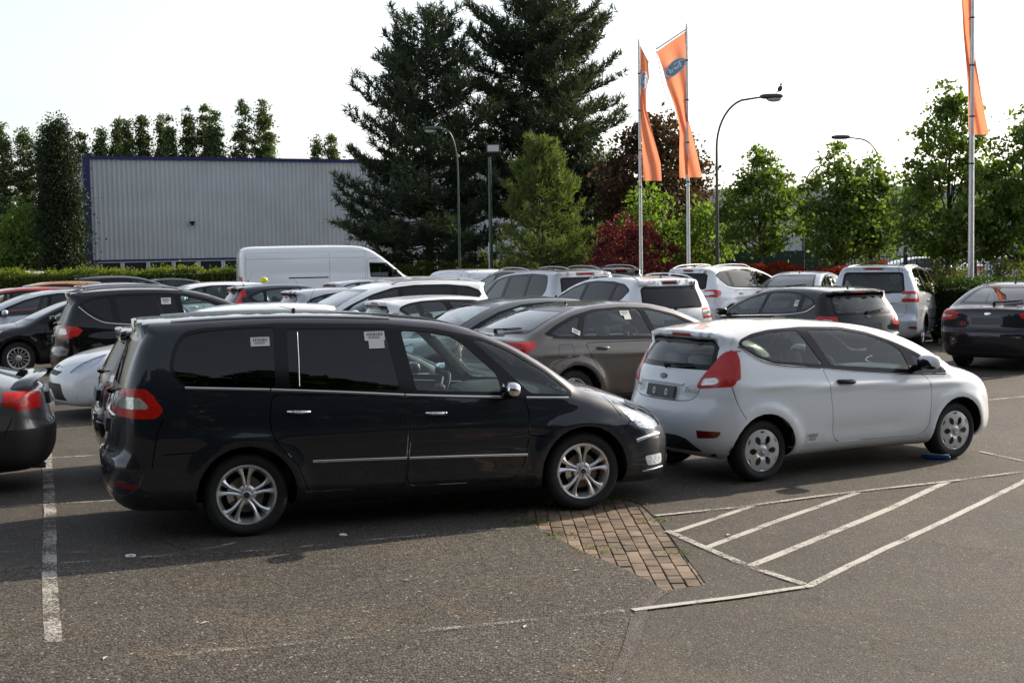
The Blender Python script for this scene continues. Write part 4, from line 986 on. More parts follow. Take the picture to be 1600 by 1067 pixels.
# older grey liftback with tail spoiler
OLD = dict(LIFT, name='old_liftback', paint='paint_steel', W=.875, wb=2.67, rear_lower=[[(-.95,.20),(-.95,.56)]], third_light=None, wheel='alloy5',
    lamps=[('tail_light','lamp_red',[('S',[(-1.2,.955),(-.60,.97),(-.585,.86),(-.66,.83),(-1.2,.80)]),('B',[(.50,.95),(.95,.95),(.95,.80),(.56,.80),(.50,.86)])]),
           ('headlight','lens',[('S',[(3.05,.9),(3.6,.8),(3.6,.66),(3.2,.70)])])], lamp_parent={}, lower=[(-1.3,.0),(-1.3,.62),(-.40,.62),(-.38,0)], mouldings=[], badge=[])
OLD.pop('third_light')
VAN = dict(name='panel_van', paint='paint_white', W=1.0, wb=3.75, R=.34, ar=.40, rim=.4, tw=.22, wheel='alloy7',
    sil=[(-1.12,.45),(-1.18,.55),(-1.18,.8),(-1.17,1.4),(-1.15,1.9),(-1.12,2.18),(-1.05,2.30),(-.85,2.365),(-.2,2.385),(1.0,2.39),(2.0,2.385),(2.5,2.365),(2.75,2.32),(2.95,2.24),(3.3,2.02),(3.7,1.72),(3.98,1.50),(4.1,1.40),(4.35,1.30),(4.6,1.15),(4.7,.98),(4.74,.75),(4.74,.5),(4.66,.34),(4.4,.3),(2,.30),(-.9,.34)],
    b0=1.25, b1=0., cf=.30, cr=.10, cfw=.16, crw=.10, crown=.05, tumble=.06, tc=.04, k=.12, kl=.05, tf=.05, tr=.0, zc=.9, flare=.02, fz=.4,
    doors=[[(2.80,1.95),(2.80,.50),(3.55,.46),(3.72,.75),(3.78,1.28),(3.45,1.82),(3.30,1.98)]], side_gaps=[[(-.95,2.16),(1.0,2.175),(3.0,2.17)],[(1.62,.5),(1.62,2.16)],[(2.74,.5),(2.74,2.16)],[(-.95,1.98),(1.6,1.985)],[(1.66,1.985),(2.72,1.985)],[(-.95,.5),(-.95,2.16)]],
    dlo=[(2.86,1.82),(2.90,1.36),(3.95,1.33),(3.85,1.44),(3.42,1.80)],
    windows=[([(2.91,1.78),(2.95,1.40),(3.60,1.38),(3.60,1.55),(3.38,1.77)],'glass_tint')],
    windshield=[(-.72,2.16),(-.84,1.42)][::-1], ws_x=3.6, seat_x=2.6, seat_top=1.4, mirror=(3.62,1.42), mirror_scale=1.6, mirror_mat='black_trim', rear_gaps=[[(0,.6),(0,2.2)]],
    lamps=[('tail_light','lamp_red',[('S',[(-1.3,1.45),(-1.06,1.45),(-1.06,1.1),(-1.3,1.1)])]),('headlight','lens',[('S',[(4.15,1.2),(4.8,1.0),(4.8,.86),(4.3,.9)])])], lamp_parent={},
    handles=[(2.88,3.02,1.2,1.2,'black_trim')], mouldings=[('sliding_door_rail',[(.35,1.385),(1.58,1.385)],.035,.01,'black_trim')], antenna=False, top_gaps=[])
SMALLVAN = dict(name='compact_van', paint='paint_white', W=.89, wb=2.66, R=.32, ar=.38, rim=.4, tw=.2, wheel='alloy7',
    sil=[(-.72,.36),(-.78,.46),(-.79,.7),(-.78,1.2),(-.76,1.55),(-.70,1.74),(-.55,1.80),(0,1.82),(.8,1.82),(1.3,1.79),(1.55,1.73),(1.9,1.52),(2.25,1.28),(2.42,1.18),(2.7,1.10),(3.05,.98),(3.2,.82),(3.26,.6),(3.24,.4),(3.1,.28),(1.2,.27),(-.5,.3)],
    b0=1.12, b1=0., cf=.36, cr=.12, cfw=.22, crw=.10, crown=.05, tumble=.14, tc=.06, k=.11, kl=.07, zc=.7, flare=.024, fz=.3,
    doors=[[(1.1,1.62),(1.1,.42),(1.9,.40),(2.1,.7),(2.12,1.1),(1.75,1.5),(1.6,1.62)]], side_gaps=[[(-.55,.5),(-.55,1.62),(1.0,1.64)],[(.15,.45),(.15,1.62)]],
    dlo=[(1.16,1.55),(1.16,1.14),(2.28,1.10),(2.2,1.18),(1.62,1.56)], windows=[([(1.21,1.51),(1.21,1.18),(2.0,1.16),(1.58,1.52)],'glass_tint')],
    windshield=[(-.66,1.66),(-.76,1.20)][::-1], ws_x=2.05, seat_x=.95, seat_top=1.1, mirror=(1.98,1.18), mirror_scale=1.3, mirror_mat='black_trim', rear_gaps=[[(0,.5),(0,1.7)],[(-.66,.5),(-.64,1.66),(.64,1.66),(.66,.5)],[(-.6,1.52),(-.04,1.52),(-.04,1.1),(-.6,1.1),(-.6,1.5)],[(.6,1.52),(.04,1.52),(.04,1.1),(.6,1.1),(.6,1.5)]],
    third_light=(1.64,1.675,.07), lamps=[('tail_light','lamp_red',[('S',[(-.9,1.25),(-.66,1.25),(-.66,.85),(-.9,.85)])]),('headlight','lens',[('S',[(2.75,1.05),(3.3,.92),(3.3,.76),(2.9,.8)])])], lamp_parent={},
    handles=[(1.2,1.34,1.0,1.0,'black_trim')], mouldings=[], antenna=False)
for q in (LIFT, CROSS, HATCH, ESTATE, OLD):
    q['handles'] = [h[:4]+((q['paint'] if h[4] == 'PAINTH' else h[4]),) for h in q['handles']]
# ------------------------------------------------------------------ ground materials
def ground_mat(name, c0, c1, gs, bump, stain=(.10, .075, .05), stainamt=.35, speck=.5):
    m, nt, N, L, out = newmat(name)
    b = N.new('ShaderNodeBsdfPrincipled'); L.new(b.outputs[0], out.inputs[0]); b.inputs['Roughness'].default_value = .85
    b.inputs['Specular IOR Level'].default_value = .3
    geo = N.new('ShaderNodeNewGeometry')
    def noise(sc, det=4, rough=.6, off=0.):
        n = N.new('ShaderNodeTexNoise'); n.inputs['Scale'].default_value = sc; n.inputs['Detail'].default_value = det; n.inputs['Roughness'].default_value = rough
        ad = N.new('ShaderNodeVectorMath'); ad.inputs[1].default_value = (off, off*1.7, 0); L.new(geo.outputs['Position'], ad.inputs[0]); L.new(ad.outputs[0], n.inputs['Vector'])
        return n
    def rng_(n, a, b_, c, d):
        r = N.new('ShaderNodeMapRange'); r.inputs[1].default_value = a; r.inputs[2].default_value = b_; r.inputs[3].default_value = c; r.inputs[4].default_value = d
        L.new(n, r.inputs[0]); return r.outputs[0]
    def mix(f, a, b_, bt='MIX'):
        x = N.new('ShaderNodeMix'); x.data_type = 'RGBA'; x.blend_type = bt
        if isinstance(f, float): x.inputs[0].default_value = f
        else: L.new(f, x.inputs[0])
        for s_, v in ((6, a), (7, b_)):
            if isinstance(v, tuple): x.inputs[s_].default_value = c4(v)
            else: L.new(v, x.inputs[s_])
        return x.outputs[2]
    vor = N.new('ShaderNodeTexVoronoi'); vor.inputs['Scale'].default_value = gs; L.new(geo.outputs['Position'], vor.inputs['Vector'])
    sep = N.new('ShaderNodeSeparateColor'); L.new(vor.outputs['Color'], sep.inputs[0])
    gray = rng_(sep.outputs[0], 0, 1, 1-speck, 1+speck)
    big = noise(.55, 6, .6); mid = noise(5., 5, .7, 3.)
    col = mix(rng_(big.outputs['Fac'], .35, .65, 0, 1), c0, c1)
    col = mix(rng_(mid.outputs['Fac'], .3, .75, 0, .35), col, (c0[0]*.55, c0[1]*.55, c0[2]*.58))
    st = noise(.8, 7, .7, 11.)
    col = mix(rng_(st.outputs['Fac'], .50, .68, 0, stainamt), col, stain)
    # oil stains and long hairline cracks
    oil = noise(.45, 5, .55, 23.); ob = noise(2.6, 5, .6, 5.)
    om = N.new('ShaderNodeMath'); om.operation = 'MULTIPLY'; L.new(rng_(oil.outputs['Fac'], .55, .66, 0, 1), om.inputs[0]); L.new(rng_(ob.outputs['Fac'], .5, .62, 0, .55), om.inputs[1])
    col = mix(om.outputs[0], col, (.030, .028, .026))
    dn = noise(1.4, 4, .6, 41.); dv = N.new('ShaderNodeVectorMath'); dv.operation = 'MULTIPLY_ADD'; dv.inputs[1].default_value = (.9, .9, 0); L.new(dn.outputs['Color'], dv.inputs[0]); L.new(geo.outputs['Position'], dv.inputs[2])
    ck = N.new('ShaderNodeTexVoronoi'); ck.feature = 'DISTANCE_TO_EDGE'; ck.inputs['Scale'].default_value = .32; L.new(dv.outputs[0], ck.inputs['Vector'])
    cm = N.new('ShaderNodeMath'); cm.operation = 'MULTIPLY'; L.new(rng_(ck.outputs['Distance'], .0005, .0022, 1, 0), cm.inputs[0]); L.new(rng_(big.outputs['Fac'], .47, .53, 0, .8), cm.inputs[1])
    col = mix(cm.outputs[0], col, (.022, .020, .018))
    # light chips and dark pits between the stones
    g1 = rng_(sep.outputs[1], .955, .985, 0, .55); col = mix(g1, col, (.34, .32, .29))
    sc = N.new('ShaderNodeVectorMath'); sc.operation = 'SCALE'; L.new(col, sc.inputs[0]); L.new(gray, sc.inputs['Scale'])
    dk = rng_(vor.outputs['Distance'], .35, .75, 1.15, .45)
    sc2 = N.new('ShaderNodeVectorMath'); sc2.operation = 'SCALE'; L.new(sc.outputs[0], sc2.inputs[0]); L.new(dk, sc2.inputs['Scale'])
    L.new(sc2.outputs[0], b.inputs['Base Color'])
    bp = N.new('ShaderNodeBump'); bp.inputs['Strength'].default_value = bump; bp.inputs['Distance'].default_value = .006; bp.invert = True
    L.new(vor.outputs['Distance'], bp.inputs['Height'])
    bp2 = N.new('ShaderNodeBump'); bp2.inputs['Strength'].default_value = .3; bp2.inputs['Distance'].default_value = .02; L.new(mid.outputs['Fac'], bp2.inputs['Height']); L.new(bp.outputs[0], bp2.inputs['Normal'])
    L.new(bp2.outputs[0], b.inputs['Normal'])
    return m
ground_mat('asphalt_fine', (.094, .084, .072), (.070, .063, .055), 95, .5, speck=.28, stain=(.125, .10, .072), stainamt=.6)
ground_mat('asphalt_coarse', (.095, .086, .073), (.066, .060, .052), 62, 1.0, speck=.62, stain=(.14, .10, .06), stainamt=.4)
ground_mat('concrete_seam', (.115, .104, .094), (.085, .077, .070), 80, .6, speck=.4)
ground_mat('dirt_bed', (.045, .038, .026), (.055, .06, .025), 60, .8, speck=.4)
ground_mat('kerb_stone', (.20, .19, .175), (.15, .14, .13), 60, .3, speck=.2)
ground_mat('verge', (.05, .07, .02), (.07, .06, .03), 20, .6, speck=.5)
def marking_mat(name, wear, edge=.5):
    m, nt, N, L, out = newmat(name)
    b = N.new('ShaderNodeBsdfPrincipled'); b.inputs['Roughness'].default_value = .7
    geo = N.new('ShaderNodeNewGeometry')
    n1 = N.new('ShaderNodeTexNoise'); n1.inputs['Scale'].default_value = 60; n1.inputs['Detail'].default_value = 5; n1.inputs['Roughness'].default_value = .8
    n2 = N.new('ShaderNodeTexNoise'); n2.inputs['Scale'].default_value = 3.2; n2.inputs['Detail'].default_value = 4
    L.new(geo.outputs['Position'], n1.inputs[0]); L.new(geo.outputs['Position'], n2.inputs[0])
    c = N.new('ShaderNodeMix'); c.data_type = 'RGBA'; c.inputs[6].default_value = (.58, .56, .52, 1); c.inputs[7].default_value = (.36, .34, .30, 1); L.new(n2.outputs[0], c.inputs[0]); L.new(c.outputs[2], b.inputs['Base Color'])
    # profile across the strip from the u attribute stored in UV
    uv = N.new('ShaderNodeUVMap'); sx = N.new('ShaderNodeSeparateXYZ'); L.new(uv.outputs[0], sx.inputs[0])
    pr = N.new('ShaderNodeMapRange'); pr.inputs[1].default_value = 0; pr.inputs[2].default_value = .22; pr.inputs[3].default_value = edge; pr.inputs[4].default_value = 0; L.new(sx.outputs[0], pr.inputs[0])
    a = N.new('ShaderNodeMath'); a.operation = 'MULTIPLY_ADD'; a.inputs[1].default_value = .55; L.new(n2.outputs[0], a.inputs[0]); L.new(n1.outputs[0], a.inputs[2])
    s_ = N.new('ShaderNodeMath'); s_.operation = 'SUBTRACT'; L.new(a.outputs[0], s_.inputs[0]); L.new(pr.outputs[0], s_.inputs[1])
    r = N.new('ShaderNodeMapRange'); r.inputs[1].default_value = wear-.05; r.inputs[2].default_value = wear+.05; L.new(s_.outputs[0], r.inputs[0])
    t = N.new('ShaderNodeBsdfTransparent'); ms = N.new('ShaderNodeMixShader'); L.new(r.outputs[0], ms.inputs[0]); L.new(t.outputs[0], ms.inputs[1]); L.new(b.outputs[0], ms.inputs[2]); L.new(ms.outputs[0], out.inputs[0])
marking_mat('marking', .70, .22); marking_mat('marking_mid', .765, .22); marking_mat('marking_worn', .795, .22); marking_mat('marking_faint', .86, .2)
def struct(o): o['kind'] = 'structure'; return o
def sheet(name, poly, z, mat):
    return struct(MB().add([(x, y, z) for x, y in poly], [tuple(range(len(poly)))]).build(name, mat, smooth=False))
sheet('ground', [(-600, -300), (600, -300), (600, 1500), (-600, 1500)], -.03, 'verge')
bpoly = [(.09, 11.40), (.17, 12.25), (.95, 12.25), (1.10, 12.0), (1.16, 11.4), (1.20, 10.72), (1.27, 9.09), (.97, 8.93), (.90, 9.2), (.70, 9.69), (.50, 10.12), (.36, 10.51), (.19, 11.0)]
from mathutils.geometry import tessellate_polygon
op = [(-60, -30), (45, -30), (45, 50.5), (7, 50.5), (5, 58.5), (-60, 58.5)]
pv = [Vector((x, y, 0)) for x, y in op]; hv = [Vector((x, y, 0)) for x, y in bpoly]
struct(MB().add(pv+hv, [tuple(t) for t in tessellate_polygon([pv, hv])]).build('asphalt', 'asphalt_fine', smooth=False))
sheet('coarse_asphalt', [(.30, -20), (.30, 6.0), (.56, 7.33), (.70, 8.21), (.77, 8.5), (.90, 8.92), (.90, 9.2), (.70, 9.69), (.50, 10.12), (.36, 10.51), (.19, 11.0), (.0, 11.15), (-.9, 10.72), (-1.83, 10.33), (-2.64, 10.18), (-3.34, 10.0), (-3.9, 9.7), (-40, -4), (-40, -20)][::-1], .004, 'asphalt_coarse')
sm = [(.20, 5.2), (.36, 6.43), (.48, 7.03), (.56, 7.33), (.72, 8.21), (.79, 8.5), (.95, 8.89)]
rr = random.Random(3)
sv = []
for i, (x, y) in enumerate(catmull(sm, 4, False)): sv += [(x-.035+rr.uniform(-.012, .012), y, .008), (x+.05+rr.uniform(-.015, .015), y, .008)]
struct(MB().add(sv, [(2*i, 2*i+1, 2*i+3, 2*i+2) for i in range(len(sv)//2-1)]).build('asphalt_seam', 'concrete_seam', smooth=False))
def marking(pts, w, mat, z=.013, name='road_marking', jit=.004):
    P = [Vector((x, y, 0)) for x, y in pts]; vs = []; uv = []
    Q = []
    for a, b in zip(P, P[1:]):
        n = max(1, int((b-a).length/.25)); Q += [a+(b-a)*i/n for i in range(n)]
    Q.append(P[-1]); fs = []
    for i, p in enumerate(Q):
        t = (Q[min(i+1, len(Q)-1)]-Q[max(i-1, 0)]).normalized(); nn = Vector((-t.y, t.x, 0)); j = rr.uniform(-jit, jit)
        for k, u in ((-.5, 0), (-.25, 1), (.25, 1), (.5, 0)): vs.append(p+nn*(k*w+j)+Vector((0, 0, z))); uv.append(u)
    for i in range(len(Q)-1):
        for k in range(3): fs.append((i*4+k, i*4+k+1, (i+1)*4+k+1, (i+1)*4+k))
    me = bpy.data.meshes.new(name); me.from_pydata([tuple(v) for v in vs], [], fs); me.materials.append(MAT[mat])
    ul = me.uv_layers.new(name='UVMap')
    for lp in me.loops: ul.data[lp.index].uv = (uv[lp.vertex_index], 0)
    o = link(bpy.data.objects.new(name, me)); return struct(o)
marking([(.72, 8.43), (1.4, 8.70), (1.94, 8.96)], .062, 'marking', .012)
marking([(1.90, 9.02), (1.63, 9.57), (1.41, 10.18), (1.20, 10.80)], .070, 'marking_mid', .008)
marking([(1.92, 8.97), (2.31, 9.52), (3.68, 11.32), (4.75, 12.78), (6.3, 14.9)], .068, 'marking', .004)
marking([(1.64, 9.58), (2.09, 10.15), (3.16, 11.56), (4.05, 12.83)], .082, 'marking', .004)
marking([(1.42, 10.18), (1.67, 10.52), (2.21, 11.23), (3.08, 12.33)], .072, 'marking', .004)
marking([(1.26, 10.77), (2.04, 11.78)], .068, 'marking', .004)
marking([(1.17, 11.40), (1.89, 11.70), (2.83, 12.23), (4.18, 12.87), (5.1, 13.37), (8.5, 15.2)], .058, 'marking_mid', .012)
marking([(-6.6, 19.3), (-5.4, 15.9), (-4.1, 12.1), (-3.35, 9.82), (-2.7, 7.94)], .11, 'marking_worn', .008)
marking([(-6.5, 8.9), (-3.92, 9.67), (-3.34, 9.98), (-2.64, 10.18), (-1.83, 10.33), (-.9, 10.70), (-.02, 11.0)], .05, 'marking_faint', .012)
marking([(-2.08, 7.59), (-1.13, 7.85), (-.31, 8.1), (.66, 8.41)], .06, 'marking_faint', .016)
marking([(-8, 11.6), (-4.95, 12.27), (-3.32, 12.64), (-2.43, 12.91)], .05, 'marking_worn', .004)
marking([(-3.95, 10.40), (-3.24, 10.33)], .04, 'marking_faint', .016)
marking([(4.95, 14.61), (5.16, 13.95), (5.5, 12.9)], .05, 'marking_worn', .008)
marking([(5.2, 18.7), (6.67, 19.32), (9.5, 20.9)], .08, 'marking_mid', .004)
marking([(6.2, 21.5), (8.5, 22.8), (12, 24.8)], .08, 'marking_worn', .004)
marking([(-8.2, 14.5), (-5.15, 15.27), (-3, 15.9)], .07, 'marking_worn', .004)
marking([(-9.2, 17.2), (-6.2, 18.0), (-4.0, 19.0)], .07, 'marking_worn', .004)

# ------------------------------------------------------------------ brick patch: every brick an object
paving = empty('brick_paving', (.8, 10.5, 0)); struct(paving)
bed = MB().add([(x-.8, y-10.5, -.014) for x, y in [(-.1, 8.7), (1.5, 8.7), (1.5, 12.5), (-.1, 12.5)]], [(0, 1, 2, 3)]).build('paving_bed', 'dirt_bed', paving, smooth=False)
m, nt, N, L, out = newmat('brick_clay')
b = N.new('ShaderNodeBsdfPrincipled'); L.new(b.outputs[0], out.inputs[0]); b.inputs['Roughness'].default_value = .85
oi = N.new('ShaderNodeObjectInfo'); geo = N.new('ShaderNodeNewGeometry')
cr_ = N.new('ShaderNodeValToRGB'); cr_.color_ramp.elements[0].color = (.14, .098, .068, 1); cr_.color_ramp.elements[1].color = (.26, .19, .135, 1); L.new(oi.outputs['Random'], cr_.inputs[0])
n1 = N.new('ShaderNodeTexNoise'); n1.inputs['Scale'].default_value = 3.0; n1.inputs['Detail'].default_value = 6; L.new(geo.outputs['Position'], n1.inputs[0])
n2 = N.new('ShaderNodeTexNoise'); n2.inputs['Scale'].default_value = 110; n2.inputs['Detail'].default_value = 3; L.new(geo.outputs['Position'], n2.inputs[0])
r = N.new('ShaderNodeMapRange'); r.inputs[1].default_value = .42; r.inputs[2].default_value = .66; r.inputs[4].default_value = .85; L.new(n1.outputs[0], r.inputs[0])
mx = N.new('ShaderNodeMix'); mx.data_type = 'RGBA'; mx.inputs[7].default_value = (.055, .043, .030, 1); L.new(r.outputs[0], mx.inputs[0]); L.new(cr_.outputs[0], mx.inputs[6])
r2 = N.new('ShaderNodeMapRange'); r2.inputs[3].default_value = .6; r2.inputs[4].default_value = 1.4; L.new(n2.outputs[0], r2.inputs[0])
sc = N.new('ShaderNodeVectorMath'); sc.operation = 'SCALE'; L.new(mx.outputs[2], sc.inputs[0]); L.new(r2.outputs[0], sc.inputs['Scale']); L.new(sc.outputs[0], b.inputs['Base Color'])
bp = N.new('ShaderNodeBump'); bp.inputs['Strength'].default_value = .5; bp.inputs['Distance'].default_value = .004; L.new(n2.outputs[0], bp.inputs['Height']); L.new(bp.outputs[0], b.inputs['Normal'])
def brick_mesh(hx, hy, h=.022):
    e = .005; v = []
    for z, q in ((0, 0), (h-e, 0), (h, e)): v += [(-hx+q, -hy+q, z), (hx-q, -hy+q, z), (hx-q, hy-q, z), (-hx+q, hy-q, z)]
    return MB().add(v, [(4*i+j, 4*i+(j+1) % 4, 4*i+4+(j+1) % 4, 4*i+4+j) for i in range(2) for j in range(4)]+[(8, 9, 10, 11)]).mesh('brick', ['brick_clay'], angle=20)
bme = [brick_mesh(.0475, .096), brick_mesh(.0465, .094), brick_mesh(.048, .0965)]
rr = random.Random(5)
for ci in range(-1, 14):
    for ri in range(-2, 19):
        x = .05+ci*.1; y = 8.85+ri*.2+(ci % 2)*.1; x += (y-10.5)*-.023
        if not any(pip(bpoly, x+a_, y+b_) for a_, b_ in ((0, 0), (-.05, 0), (0, .09), (0, -.09), (-.04, -.08), (.05, 0), (.05, .09), (-.05, .09), (.05, -.09))): continue
        o = bpy.data.objects.new('brick', rr.choice(bme)); C.objects.link(o); o.parent = paving
        o.location = (x-.8+rr.uniform(-.002, .002), y-10.5+rr.uniform(-.003, .003), -.0262+rr.uniform(-.003, .002)); o.rotation_euler = (rr.uniform(-.012, .012), rr.uniform(-.02, .02), .023+rr.uniform(-.012, .012))

# ------------------------------------------------------------------ foliage
def leafmat(name, c0, c1, trans=.5, rough=.6):
    m, nt, N, L, out = newmat(name)
    geo = N.new('ShaderNodeNewGeometry'); cr = N.new('ShaderNodeMix'); cr.data_type = 'RGBA'
    cr.inputs[6].default_value = c4(c0); cr.inputs[7].default_value = c4(c1); L.new(geo.outputs['Random Per Island'], cr.inputs[0])
    d = N.new('ShaderNodeBsdfPrincipled'); d.inputs['Roughness'].default_value = rough; d.inputs['Specular IOR Level'].default_value = .2; L.new(cr.outputs[2], d.inputs['Base Color'])
    t = N.new('ShaderNodeBsdfTranslucent')
    g = N.new('ShaderNodeVectorMath'); g.operation = 'MULTIPLY'; g.inputs[1].default_value = (1.5, 1.7, .6); L.new(cr.outputs[2], g.inputs[0]); L.new(g.outputs[0], t.inputs[0])
    ms = N.new('ShaderNodeMixShader'); ms.inputs[0].default_value = trans; L.new(d.outputs[0], ms.inputs[1]); L.new(t.outputs[0], ms.inputs[2]); L.new(ms.outputs[0], out.inputs[0])
leafmat('leaf_linden', (.060, .098, .028), (.135, .180, .055), .5)
leafmat('leaf_bright', (.08, .125, .030), (.14, .195, .05), .55)
leafmat('leaf_poplar', (.055, .080, .035), (.095, .120, .055), .35)
leafmat('leaf_plum', (.050, .010, .018), (.14, .020, .034), .4)
leafmat('leaf_beech', (.038, .026, .022), (.085, .042, .030), .35)
leafmat('leaf_red_hedge', (.14, .015, .008), (.30, .035, .015), .45)
leafmat('leaf_hedge', (.075, .105, .018), (.17, .20, .04), .45)
leafmat('leaf_dark_hedge', (.020, .040, .012), (.045, .075, .020), .35)
leafmat('leaf_shrub', (.05, .075, .02), (.13, .12, .045), .45)
leafmat('needle_dark', (.032, .046, .030), (.060, .080, .046), .2)
leafmat('needle_young', (.070, .100, .035), (.13, .16, .055), .35)
leafmat('needle_cypress', (.018, .028, .014), (.036, .054, .024), .15)
leafmat('grass_blade', (.05, .09, .015), (.12, .15, .03), .4)
pbr('bark', (.055, .042, .032), rough=.95, noise=.35, bump=1.0, bscale=25)
pbr('bark_pine', (.045, .034, .028), rough=.95, noise=.35, bump=1.0, bscale=12)
def rdir(n, up=0.0):
    v = rng.normal(size=(n, 3)); v[:, 2] += up; return v/np.linalg.norm(v, axis=1)[:, None]
def leaves(P, size, name, mat, parent=None, aspect=.6, up=0.3, svar=.35):
    """rhombic folded leaves at points P"""
    n = len(P); N = rdir(n, up); T = np.cross(N, rdir(n)); T /= np.linalg.norm(T, axis=1)[:, None]; B = np.cross(N, T)
    s = size*(1+svar*rng.uniform(-1, 1, n))[:, None]
    V = np.stack([P-T*s*.5, P+B*s*aspect*.5+N*s*.08, P+T*s*.5, P-B*s*aspect*.5+N*s*.08], 1).reshape(-1, 3)
    F = np.arange(4*n).reshape(n, 4)
    me = fastmesh(name, V, F, [mat]); return link(bpy.data.objects.new(name, me), parent)
def crown_points(envelope, nclump, per, cs, flat=.55, shell=.62, gap=.0, seed=0):
    """envelope(t in 0..1) -> radius at relative height; returns clump centres and leaf points in unit height"""
    C_ = []
    while len(C_) < nclump:
        t = rng.uniform(0, 1); r = envelope(t)
        if rng.uniform() > r/envelope.max: continue
        a = rng.uniform(0, 2*np.pi); q = rng.uniform()**(1-shell)
        C_.append((r*q*np.cos(a), r*q*np.sin(a), t))
    return np.array(C_)
class Env:
    def __init__(s, pts): s.x = [p[0] for p in pts]; s.y = [p[1] for p in pts]; s.max = max(s.y)
    def __call__(s, t): return float(np.interp(t, s.x, s.y))
def broadleaf(name, label, cat, x, y, h, base, env, leaf, mat, nclump, per, cs, group=None, bark='bark', tr=.09, seed=1, lobes=0, rz=0.):
    """tree: trunk part with limbs reaching the clumps, crown part made of separate leaves"""
    global rng
    rng = np.random.default_rng(seed)
    root = empty(name, (x, y, 0), rz); tag(root, label, cat, group)
    E_ = Env(env); H = h-base
    Cn = crown_points(E_, nclump, per, cs); Cn[:, 2] = base+Cn[:, 2]*H
    # uneven outline: bulge by direction
    a = np.arctan2(Cn[:, 1], Cn[:, 0]); ph = rng.uniform(0, 6.28, 4)
    bul = 1+.16*np.sin(2*a+ph[0]+Cn[:, 2]*1.3)+.12*np.sin(3*a+ph[1]-Cn[:, 2]*2.1)+.10*np.sin(Cn[:, 2]*4.2+ph[2])
    Cn[:, :2] *= bul[:, None]
    n = nclump*per; idx = np.repeat(np.arange(nclump), per)
    sz = cs*rng.uniform(.6, 1.3, nclump)
    off = rng.normal(size=(n, 3))*np.array([1, 1, .55])
    P = Cn[idx]+off*sz[idx][:, None]*.5; P[:, 2] -= .12*(off[:, 0]**2+off[:, 1]**2)*sz[idx]*.5
    P = P[P[:, 2] > base*.7]
    leaves(P, leaf, 'crown', mat, root)
    t = MB(); top = base+H*.75
    k = 8; wob = rng.normal(size=(k, 2))*.03*H*.1
    tp = [(wob[i, 0], wob[i, 1], top*i/(k-1)) for i in range(k)]; t.tube(tp, [tr*(1-.75*i/(k-1)) for i in range(k)], 8)
    for j in rng.choice(nclump, min(nclump, 34), replace=False):
        c = Cn[j]; z0 = base*.8+(c[2]-base)*.55*rng.uniform(.6, 1); z0 = min(z0, top*.95)
        r0 = tr*(1-.75*z0/top)*.5; m_ = np.array([c[0]*.45, c[1]*.45, z0+(c[2]-z0)*.35])
        t.tube([(0, 0, z0), tuple(m_), tuple(c)], [r0, r0*.6, .008], 5)
    t.build('trunk', bark, root)
    return root
